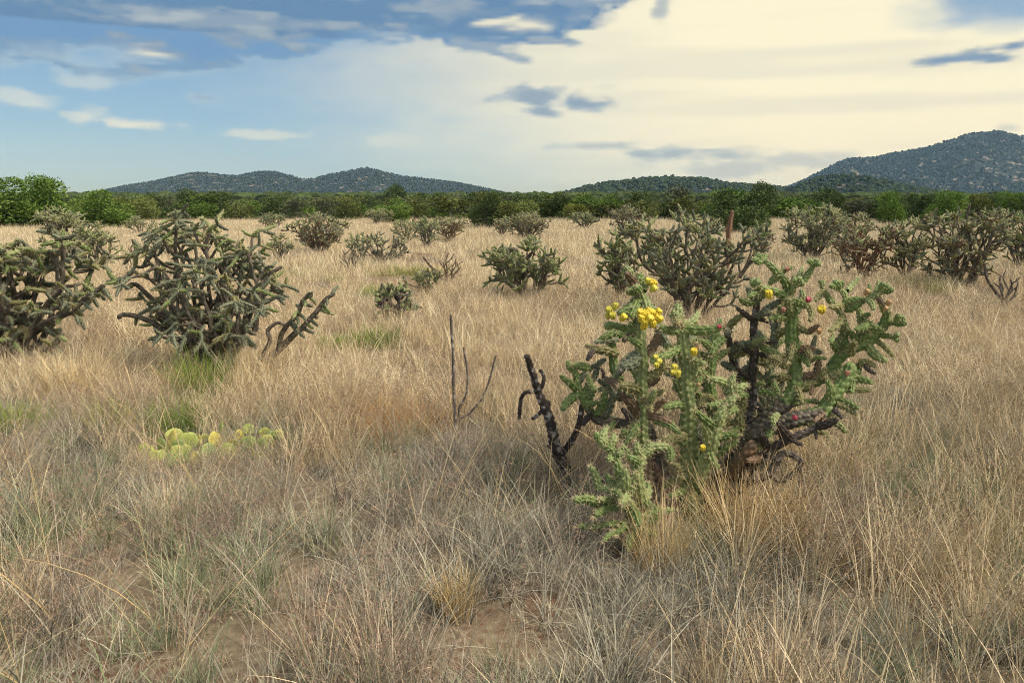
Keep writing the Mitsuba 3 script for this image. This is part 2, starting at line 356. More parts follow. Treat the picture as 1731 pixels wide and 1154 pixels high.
TREE_ROWS = [  # left px, right px, base py, top py, kind, label
    (-70, 60, 388, 296, 'bright', 'large rounded bright green juniper cut by the left edge of the picture'),
    (10, 140, 386, 290, 'bright', 'tallest rounded green juniper at the left end of the tree line'),
    (128, 228, 388, 318, 'bright', 'vivid green bushy juniper to the right of the tallest left juniper'),
    (196, 268, 378, 322, 'olive', 'olive juniper right of the vivid green bush on the left'),
    (250, 312, 374, 328, 'gray', 'grayish low juniper behind the olive juniper on the left'),
    (292, 350, 368, 318, 'dark', 'dark juniper with a pointed top behind the large left cholla'),
    (335, 398, 368, 319, 'dark', 'second dark juniper behind the top of the large left cholla'),
    (392, 450, 366, 331, 'olive', 'low olive juniper just right of the large left cholla'),
    (440, 500, 368, 329, 'dark', 'dark round juniper above the dense cholla thicket'),
    (488, 550, 368, 327, 'olive', 'broad olive juniper in the dark band left of the round bush'),
    (540, 605, 369, 329, 'olive', 'olive juniper two places left of the bright round bush'),
    (590, 645, 368, 330, 'dark', 'dark juniper directly left of the bright round bush'),
    (626, 696, 380, 334, 'bright', 'bright green round bush at the middle left of the field edge'),
    (640, 694, 362, 310, 'dark', 'tall dark juniper standing behind the bright round bush'),
    (698, 756, 369, 321, 'dark', 'round dark juniper right of the bright round bush'),
    (752, 806, 371, 328, 'gray', 'thin gray green juniper beside the tall pointed pair'),
    (794, 858, 388, 317, 'dark', 'dark upright juniper of the large pair at the middle of the picture'),
    (828, 908, 387, 328, 'olive', 'yellowish rounded juniper of the large pair at the middle of the picture'),
    (900, 955, 368, 336, 'dark', 'low dark juniper just right of the large middle pair'),
    (945, 1000, 376, 343, 'yellow', 'low yellow green bush at the middle field edge'),
    (990, 1045, 366, 336, 'dark', 'dark juniper right of the low yellow green bush'),
    (1040, 1100, 368, 342, 'brown', 'brownish sparse shrub tree left of the big background cholla'),
    (1090, 1150, 366, 330, 'dark', 'dark juniper behind the crown of the big background cholla'),
    (1140, 1200, 366, 331, 'olive', 'olive juniper between the background cholla and the big dark tree'),
    (1196, 1312, 394, 314, 'dark', 'big dark juniper behind the tall brown dead stalk'),
    (1262, 1322, 366, 306, 'dark', 'taller juniper peeping out behind the big dark juniper'),
    (1312, 1364, 368, 326, 'gray', 'gray green juniper right of the big dark juniper'),
    (1358, 1424, 372, 319, 'dark', 'conical dark juniper in front of the small rocky foothill'),
    (1420, 1476, 368, 334, 'yellow', 'yellowish low juniper right of the conical dark one'),
    (1470, 1530, 382, 318, 'bright', 'green juniper standing above the brown dried cholla'),
    (1515, 1580, 380, 322, 'dark', 'dark juniper left above the twisted trunk cholla'),
    (1565, 1640, 382, 318, 'bright', 'bright green juniper behind the twisted trunk cholla'),
    (1625, 1690, 380, 324, 'olive', 'olive juniper right of the bright one behind the twisted cholla'),
    (1675, 1745, 382, 319, 'bright', 'bright green juniper at the right edge of the picture'),
    (1735, 1830, 384, 320, 'dark', 'dark juniper past the right edge of the tree line'),
]
rng = np.random.default_rng(77)
for i, (l, r, b, t, kind, text) in enumerate(TREE_ROWS):
    key = numbered('juniper_tree')
    p = ground_at((l + r) / 2, b)
    wid = (r - l) * p[1] / F * 1.08
    top = at((l + r) / 2, t, p[1])[2]
    hgt = (top - terrain(p[0], p[1])) / .93
    scene[key] = {'type': 'instance', 'to_world': place(p[0], p[1], terrain(p[0], p[1]) - .02 * hgt, wid * 1.05, wid * (.9 + .2 * rng.random()), hgt, rng.random() * 360), 'g': {'type': 'ref', 'id': TREES[kind, i % 2]}}
    labels[key] = {'label': text, 'category': 'tree'}

# the woodland that goes on behind: a mass nobody could count
parts = []
rng = np.random.default_rng(5)
for q, gname in enumerate(('dark', 'dark', 'bright', 'olive', 'olive', 'gray', 'dark', 'bright')):
    v, f, tone = crown_mesh(300 + q, 2200, .042, 14)
    scene[f'woodland_kind_{q}'] = {'type': 'shapegroup', 'crown': mikit.ply((v, f), 'leaf', smooth=False, color=np.clip(np.array(GREENS[gname]) * tone * .72, 0, .25))}
for k in range(640):
    y = 52 + 210 * rng.random()**1.7; x = (rng.random() * 2 - 1) * (y * .75 + 8)
    w = 2.2 + 2.2 * rng.random(); h = (1.3 + 1.0 * rng.random()) * (1 + .3 * (rng.random() > .93))
    scene[f'woodland__{k + 1:03d}'] = {'type': 'instance', 'to_world': place(x, y, float(terrain(x, y)) - .05, w, w, h, rng.random() * 360), 'g': {'type': 'ref', 'id': f'woodland_kind_{rng.integers(8)}'}}
for k in range(3200):
    y = 200 + 900 * rng.random()**1.3; x = (rng.random() * 2 - 1) * (y * .78)
    v, f = FIR[rng.integers(5)]; w = 3.0 + 2 * rng.random()
    parts.append((v * [w, w, 2.6 + rng.random()] + [x, y, -1.3], f, np.tile(np.array(GREENS['dark']) * (.42 + .3 * rng.random()), (len(v), 1))))
V, f, C = join(parts)
put('woodland', (V, f), 'leaf', smooth=False, color=C)
labels['woodland'] = {'label': 'dark green juniper woodland filling the plain behind the tree line', 'category': 'woodland', 'kind': 'stuff'}

# ---------------------------------------------------------------- cholla joints, fruits
GREEN = np.array((.112, .178, .060)); PALE = np.array((.20, .262, .115)); OLIVE = np.array((.17, .18, .08)); DULL = np.array((.118, .148, .102))
BROWN = np.array((.15, .105, .075)); BLACK = np.array((.045, .038, .038)); TAN = np.array((.34, .22, .13)); WOOD = np.array((.088, .080, .070))
STRAW = (.60, .54, .36); GRAYSP = (.44, .43, .35)
JL, JR = .13, .02
JOINTS = {}


def joint_group(name, lod, col, spine, seed, bud=False, tip=0, sp=None, slen=.024):
    nu, ds, n, w, cols = {'near': (40, .003, 5, .0008, 8), 'mid': (16, .008, 2, .0014, 8), 'far': (8, .02, 1, .004, 6)}[lod]
    rng = np.random.default_rng(seed)
    bend = rng.normal(0, .012, 2)
    P, t, L = curve([[0, 0, 0], [bend[0], bend[1], JL * .5], [bend[0] * .2, bend[1] * .2, JL]], ds)
    r = JR * (.72 + .36 * np.sin(np.clip(t * 1.1 + .1, 0, 1) * np.pi) ** .7) if not bud else JR * (.6 + .6 * t)
    r = np.maximum(r, JR * .6)
    return_ = stem_mesh(P, r, nu, cols, .031 if lod != 'far' else .05, {'near': .54, 'mid': .5, 'far': .3}[lod], col, n if sp is None else sp, slen if lod == 'near' else slen * 1.1, w, spine, seed, tip_boost={'near': tip, 'mid': tip // 2, 'far': tip // 5}[lod])
    V, f, C = return_
    g = f'joint_kind_{name}_{lod}_{seed}'
    scene[g] = {'type': 'shapegroup', 'joint': mikit.ply((V, f), 'cactus_skin', smooth=True, color=np.clip(C, 0, .9))}
    JOINTS.setdefault((name, lod), []).append(g)


for lod in ('near', 'mid', 'far'):
    for k in range(3):
        joint_group('green', lod, GREEN * (.9 + .15 * k), STRAW, 10 + k, tip=6)
        joint_group('pale', lod, PALE * (.9 + .1 * k), (.64, .58, .42), 20 + k, tip=16, sp={'near': 4, 'mid': 3, 'far': 2}[lod], slen=.021)
        joint_group('dull', lod, DULL * (.85 + .15 * k), GRAYSP, 30 + k, tip=8)
    for k in range(2):
        joint_group('olive', lod, OLIVE * (.9 + .2 * k), STRAW, 40 + k, tip=8)
        joint_group('brown', lod, BROWN * (.75 + .4 * k), (.35, .26, .17), 50 + k, sp={'near': 4, 'mid': 2, 'far': 2}[lod], slen=.012)
        joint_group('black', lod, BLACK * (.9 + .5 * k), (.14, .12, .11), 60 + k, sp={'near': 3, 'mid': 2, 'far': 1}[lod], slen=.009)
for k in range(3):
    joint_group('bud', 'near', GREEN * (1.05 + .15 * k), (.70, .66, .50), 70 + k, bud=True, tip=14, sp=4, slen=.013)
    joint_group('bud', 'mid', PALE * (.9 + .1 * k), (.7, .64, .46), 70 + k, bud=True, tip=20, sp=5, slen=.016)


def fruit_group(name, col, seed):
    rng = np.random.default_rng(seed)
    P, t, L = curve([[0, 0, 0], [0, 0, .025], [0, 0, .05]], .0022)
    r = .021 * np.interp(t, [0, .15, .6, .85, 1], [.45, .72, 1.0, .98, .75])
    V, f, C = stem_mesh(P, r, 32, 8, .017, .34, col, 2, .004, .0006, (.7, .6, .35), seed, tip_round=False)
    V[len(P) * 32] = [0, 0, .043]
    scene[f'fruit_kind_{name}'] = {'type': 'shapegroup', 'fruit': mikit.ply((V, f), 'cactus_skin', smooth=True, color=C)}


fruit_group('yellow', (.62, .52, .045), 1); fruit_group('ripe', (.52, .50, .075), 2); fruit_group('tan', (.40, .26, .15), 3)
fruit_group('magenta', (.36, .045, .10), 4); fruit_group('pink', (.36, .17, .14), 5)


def aim(p0, p1, r, rng, JLen=JL, JRad=JR):
    p0, p1 = np.asarray(p0, float), np.asarray(p1, float); d = p1 - p0; L = np.linalg.norm(d); z = d / L
    x = np.cross(z, rng.normal(0, 1, 3)); x /= np.linalg.norm(x); y = np.cross(z, x)
    M = np.eye(4); M[:3, 0] = x * r / JRad; M[:3, 1] = y * r / JRad; M[:3, 2] = z * L / JLen; M[:3, 3] = p0
    return T4(M.tolist())


class Plant:
    """A cholla: stems (each a mesh of its own), joints and fruits (instances), under one name."""

    def __init__(s, base, label, cat, lod, group=None):
        s.key = numbered(base); s.n = {}; s.lod = lod; s.rng = np.random.default_rng(sum(map(ord, label)))
        labels[s.key] = {'label': label, 'category': cat}
        if group: labels[s.key]['group'] = group
        s.joints = []

    def name(s, part):
        k = s.n.get(part, 0); s.n[part] = k + 1
        return f'{s.key}__{part}' + (f'_{k:03d}' if k else '')

    def joint(s, kind, p0, p1, r): s.joints.append((kind, np.asarray(p0, float), np.asarray(p1, float), r))

    def fruit(s, kind, p0, p1, r):
        scene[s.name('fruit')] = {'type': 'instance', 'to_world': aim(p0, p1, r, s.rng, .05, .021), 'g': {'type': 'ref', 'id': f'fruit_kind_{kind}'}}

    def stem(s, part, paths, skin='old_wood', off=0.0):
        parts = []
        for P, rad, col, kw in paths: parts.append(stem_mesh(P, rad, color=col, **kw))
        V, f, C = join(parts)
        put(s.name(part), (V + off, f), skin, smooth=True, color=np.clip(C, 0, .9))

    def finish(s, as_parts=300):
        js = s.joints
        if as_parts:
            order = np.argsort([-j[3] * np.linalg.norm(j[2] - j[1]) for j in js])
            own = set(order[:as_parts].tolist())
        else: own = set()
        m = 0
        for i, (kind, p0, p1, r) in enumerate(js):
            g = JOINTS[kind, s.lod]; e = {'type': 'instance', 'to_world': aim(p0, p1, r, s.rng), 'g': {'type': 'ref', 'id': g[s.rng.integers(len(g))]}}
            if i in own: scene[s.name('joint')] = e
            else: m += 1; scene[f'{s.key}__joint_growth__{m:03d}'] = e
        if m: labels[f'{s.key}__joint_growth'] = {'kind': 'stuff'}


def wood_col(base, fleck, k=.5):
    def fn(V, t):
        n = meshkit.fbm(V * 38, 3, 4)[:, None]
        return np.asarray(base) * (1 - sstep(.52, .7, n)) + np.asarray(fleck) * sstep(.52, .7, n)
    return fn


def aged(base, top, a, b):                 # old woody skin below, living green above, meeting in patches
    def fn(V, t):
        q = sstep(a, b, t + .5 * (meshkit.fbm(V * 22, 3, 6) - .5))[:, None]
        n = sstep(.5, .7, meshkit.fbm(V * 45, 3, 4))[:, None]
        return (np.asarray(base) * (1 - .0 * n) + .06 * n) * (1 - q) + np.asarray(top) * (1 + .35 * n) * q
    return fn


def whorl(rng, axis, n, spread, jit=.25):
    """n directions around axis at about the angle spread (radians)."""
    axis = axis / np.linalg.norm(axis); x = np.cross(axis, [.3, .2, .9]); x /= np.linalg.norm(x); y = np.cross(axis, x); o = rng.random() * 6.28
    out = []
    for k in range(n):
        a = o + 6.283 * k / n + rng.normal(0, .4); s = spread * (1 + rng.normal(0, jit))
        out.append(axis * math.cos(s) + (x * math.cos(a) + y * math.sin(a)) * math.sin(s))
    return out


# ---------------------------------------------------------------- the big cholla in front
main = Plant('cholla_cactus', 'large green spiny cholla with yellow fruits in the right foreground', 'cactus', 'near')
rng = np.random.default_rng(2024)
D0 = 3.72


def M(px, py, dy=0.0): return at(px, py, D0 + dy)


def main_stem(part, pts, r0, r1, col, cols=8, tl=.034, amp=.42, sp=5, spc=STRAW, wob=.012, rough=.12, seed=1, slen=.016):
    P, t, L = curve([M(*p) for p in pts], .0045, wob, seed)
    main.stem(part, [(P, r0 + (r1 - r0) * t, col, dict(nu=36, cols=cols, tlen=tl, amp=amp, spine_n=sp, spine_len=slen, spine_w=.0009, spine_col=spc, seed=seed, rough=rough))], 'cactus_skin')
    return P


DARKW = wood_col(WOOD * .8, (.17, .14, .12)); BLK = wood_col(BLACK, (.26, .24, .24)); GRN = lambda V, t: np.tile(GREEN * 1.15, (len(V), 1)); PAL = lambda V, t: np.tile(PALE * .95, (len(V), 1))
W = dict(sp=2, spc=(.25, .21, .17), slen=.010, amp=.36, rough=.3)
st = {}
st['t1'] = main_stem('woody_stem', [(1200, 862, .06), (1225, 805, .05), (1262, 745, .02), (1300, 708, 0), (1335, 668, 0), (1343, 640, .02), (1340, 585, .03), (1337, 535, .03), (1334, 505, .02)], .050, .024, aged(WOOD, GREEN * 1.1, .50, .66), seed=1, **W)
st['t2'] = main_stem('woody_stem', [(1215, 862, .0), (1240, 800, -.05), (1272, 752, -.10), (1300, 722, -.12), (1345, 706, -.14), (1388, 697, -.14), (1404, 676, -.12), (1430, 640, -.1), (1437, 612, -.08)], .046, .026, aged(WOOD * .8, GREEN * 1.1, .66, .76), seed=2, **W)
st['t3'] = main_stem('woody_stem', [(1338, 664, .02), (1368, 650, .04), (1395, 634, .05), (1418, 606, .05), (1440, 590, .04), (1470, 572, .03), (1492, 548, .02), (1500, 530, .0)], .030, .022, aged(WOOD, GREEN * 1.15, .12, .22), seed=3, **W)
st['t4'] = main_stem('dead_stem', [(1232, 850, .1), (1262, 770, .08), (1270, 700, .08), (1272, 640, .1), (1275, 580, .1), (1276, 535, .1), (1278, 505, .08)], .028, .015, BLK, seed=4, **W)
st['t4b'] = main_stem('dead_stem', [(1225, 850, .15), (1252, 760, .17), (1256, 690, .18), (1246, 630, .18), (1232, 580, .16), (1222, 550, .15)], .026, .013, BLK, seed=5, **W)
st['t5'] = main_stem('green_stem', [(1166, 880, -.12), (1166, 815, -.14), (1165, 740, -.14), (1162, 680, -.14), (1158, 625, -.14), (1155, 590, -.13), (1152, 556, -.12), (1148, 535, -.12)], .050, .021, aged(GREEN * .8, PALE * .85, .1, .3), seed=6, sp=4, amp=.4)
st['t5b'] = main_stem('green_stem', [(1166, 838, -.16), (1186, 792, -.2), (1204, 752, -.22), (1210, 722, -.22), (1222, 690, -.2)], .036, .024, aged(GREEN, PALE, .1, .4), seed=7, sp=6)
st['t6'] = main_stem('green_stem', [(1100, 878, -.12), (1090, 800, -.16), (1086, 722, -.16), (1084, 660, -.16), (1084, 590, -.15), (1083, 540, -.14), (1079, 508, -.14), (1080, 488, -.14)], .034, .020, aged(BROWN * .8, PALE * .9, .22, .34), seed=8, sp=5)
st['t7'] = main_stem('woody_stem', [(1096, 770, .0), (1080, 722, .03), (1048, 716, .05), (1012, 709, .06), (992, 690, .07), (978, 662, .07), (974, 640, .08)], .028, .016, aged(WOOD, GREEN, .6, .75), seed=9, **W)
st['t7b'] = main_stem('woody_stem', [(1120, 830, .02), (1110, 760, .08), (1070, 690, .12), (1045, 640, .12), (1035, 590, .12), (1032, 560, .12)], .032, .018, aged(WOOD, GREEN * .95, .45, .6), seed=10, **W)
st['t8'] = main_stem('green_stem', [(1088, 955, -.50), (1078, 905, -.52), (1066, 866, -.52), (1052, 838, -.52), (1048, 812, -.52)], .030, .020, aged(GREEN * .8, PALE, .05, .25), seed=11, sp=7)
st['t8b'] = main_stem('green_stem', [(1108, 935, -.40), (1092, 880, -.42), (1082, 838, -.44), (1078, 800, -.44), (1088, 765, -.42)], .028, .020, aged(GREEN * .7, PALE, .2, .5), seed=12, sp=7)
st['t9'] = main_stem('woody_stem', [(1215, 845, -.05), (1215, 760, -.02), (1206, 690, 0), (1200, 640, .02), (1205, 590, .04), (1212, 560, .05)], .034, .018, aged(WOOD, GREEN, .35, .55), seed=13, **W)
st['t10'] = main_stem('woody_stem', [(1235, 845, -.02), (1270, 790, -.16), (1300, 765, -.22), (1335, 742, -.25), (1366, 728, -.25), (1390, 716, -.25)], .026, .014, BLK, seed=14, **W)
st['t11'] = main_stem('woody_stem', [(1210, 840, -.08), (1238, 800, -.2), (1262, 768, -.25), (1276, 745, -.26)], .034, .024, wood_col(BROWN * .7, (.24, .15, .10)), seed=15, **W)
st['t12'] = main_stem('dead_stem', [(1195, 842, -.12), (1250, 822, -.22), (1296, 802, -.26), (1322, 768, -.28), (1352, 778, -.3), (1340, 800, -.3), (1316, 812, -.3), (1300, 800, -.3)], .020, .010, BLK, seed=16, **W)
st['t13'] = main_stem('dead_stem', [(1120, 900, -.28), (1135, 860, -.2), (1120, 815, -.12), (1100, 782, -.1)], .026, .018, wood_col((.19, .12, .10), (.30, .2, .16)), seed=17, **W)
st['t14'] = main_stem('woody_stem', [(1180, 850, .1), (1190, 770, .2), (1175, 690, .24), (1150, 620, .26), (1120, 570, .27), (1105, 540, .27)], .032, .016, aged(WOOD, DULL, .4, .6), seed=18, **W)
st['t15'] = main_stem('woody_stem', [(1238, 840, .14), (1290, 720, .28), (1300, 640, .32), (1310, 570, .33), (1322, 520, .33)], .030, .016, aged(WOOD, DULL, .4, .6), seed=19, **W)

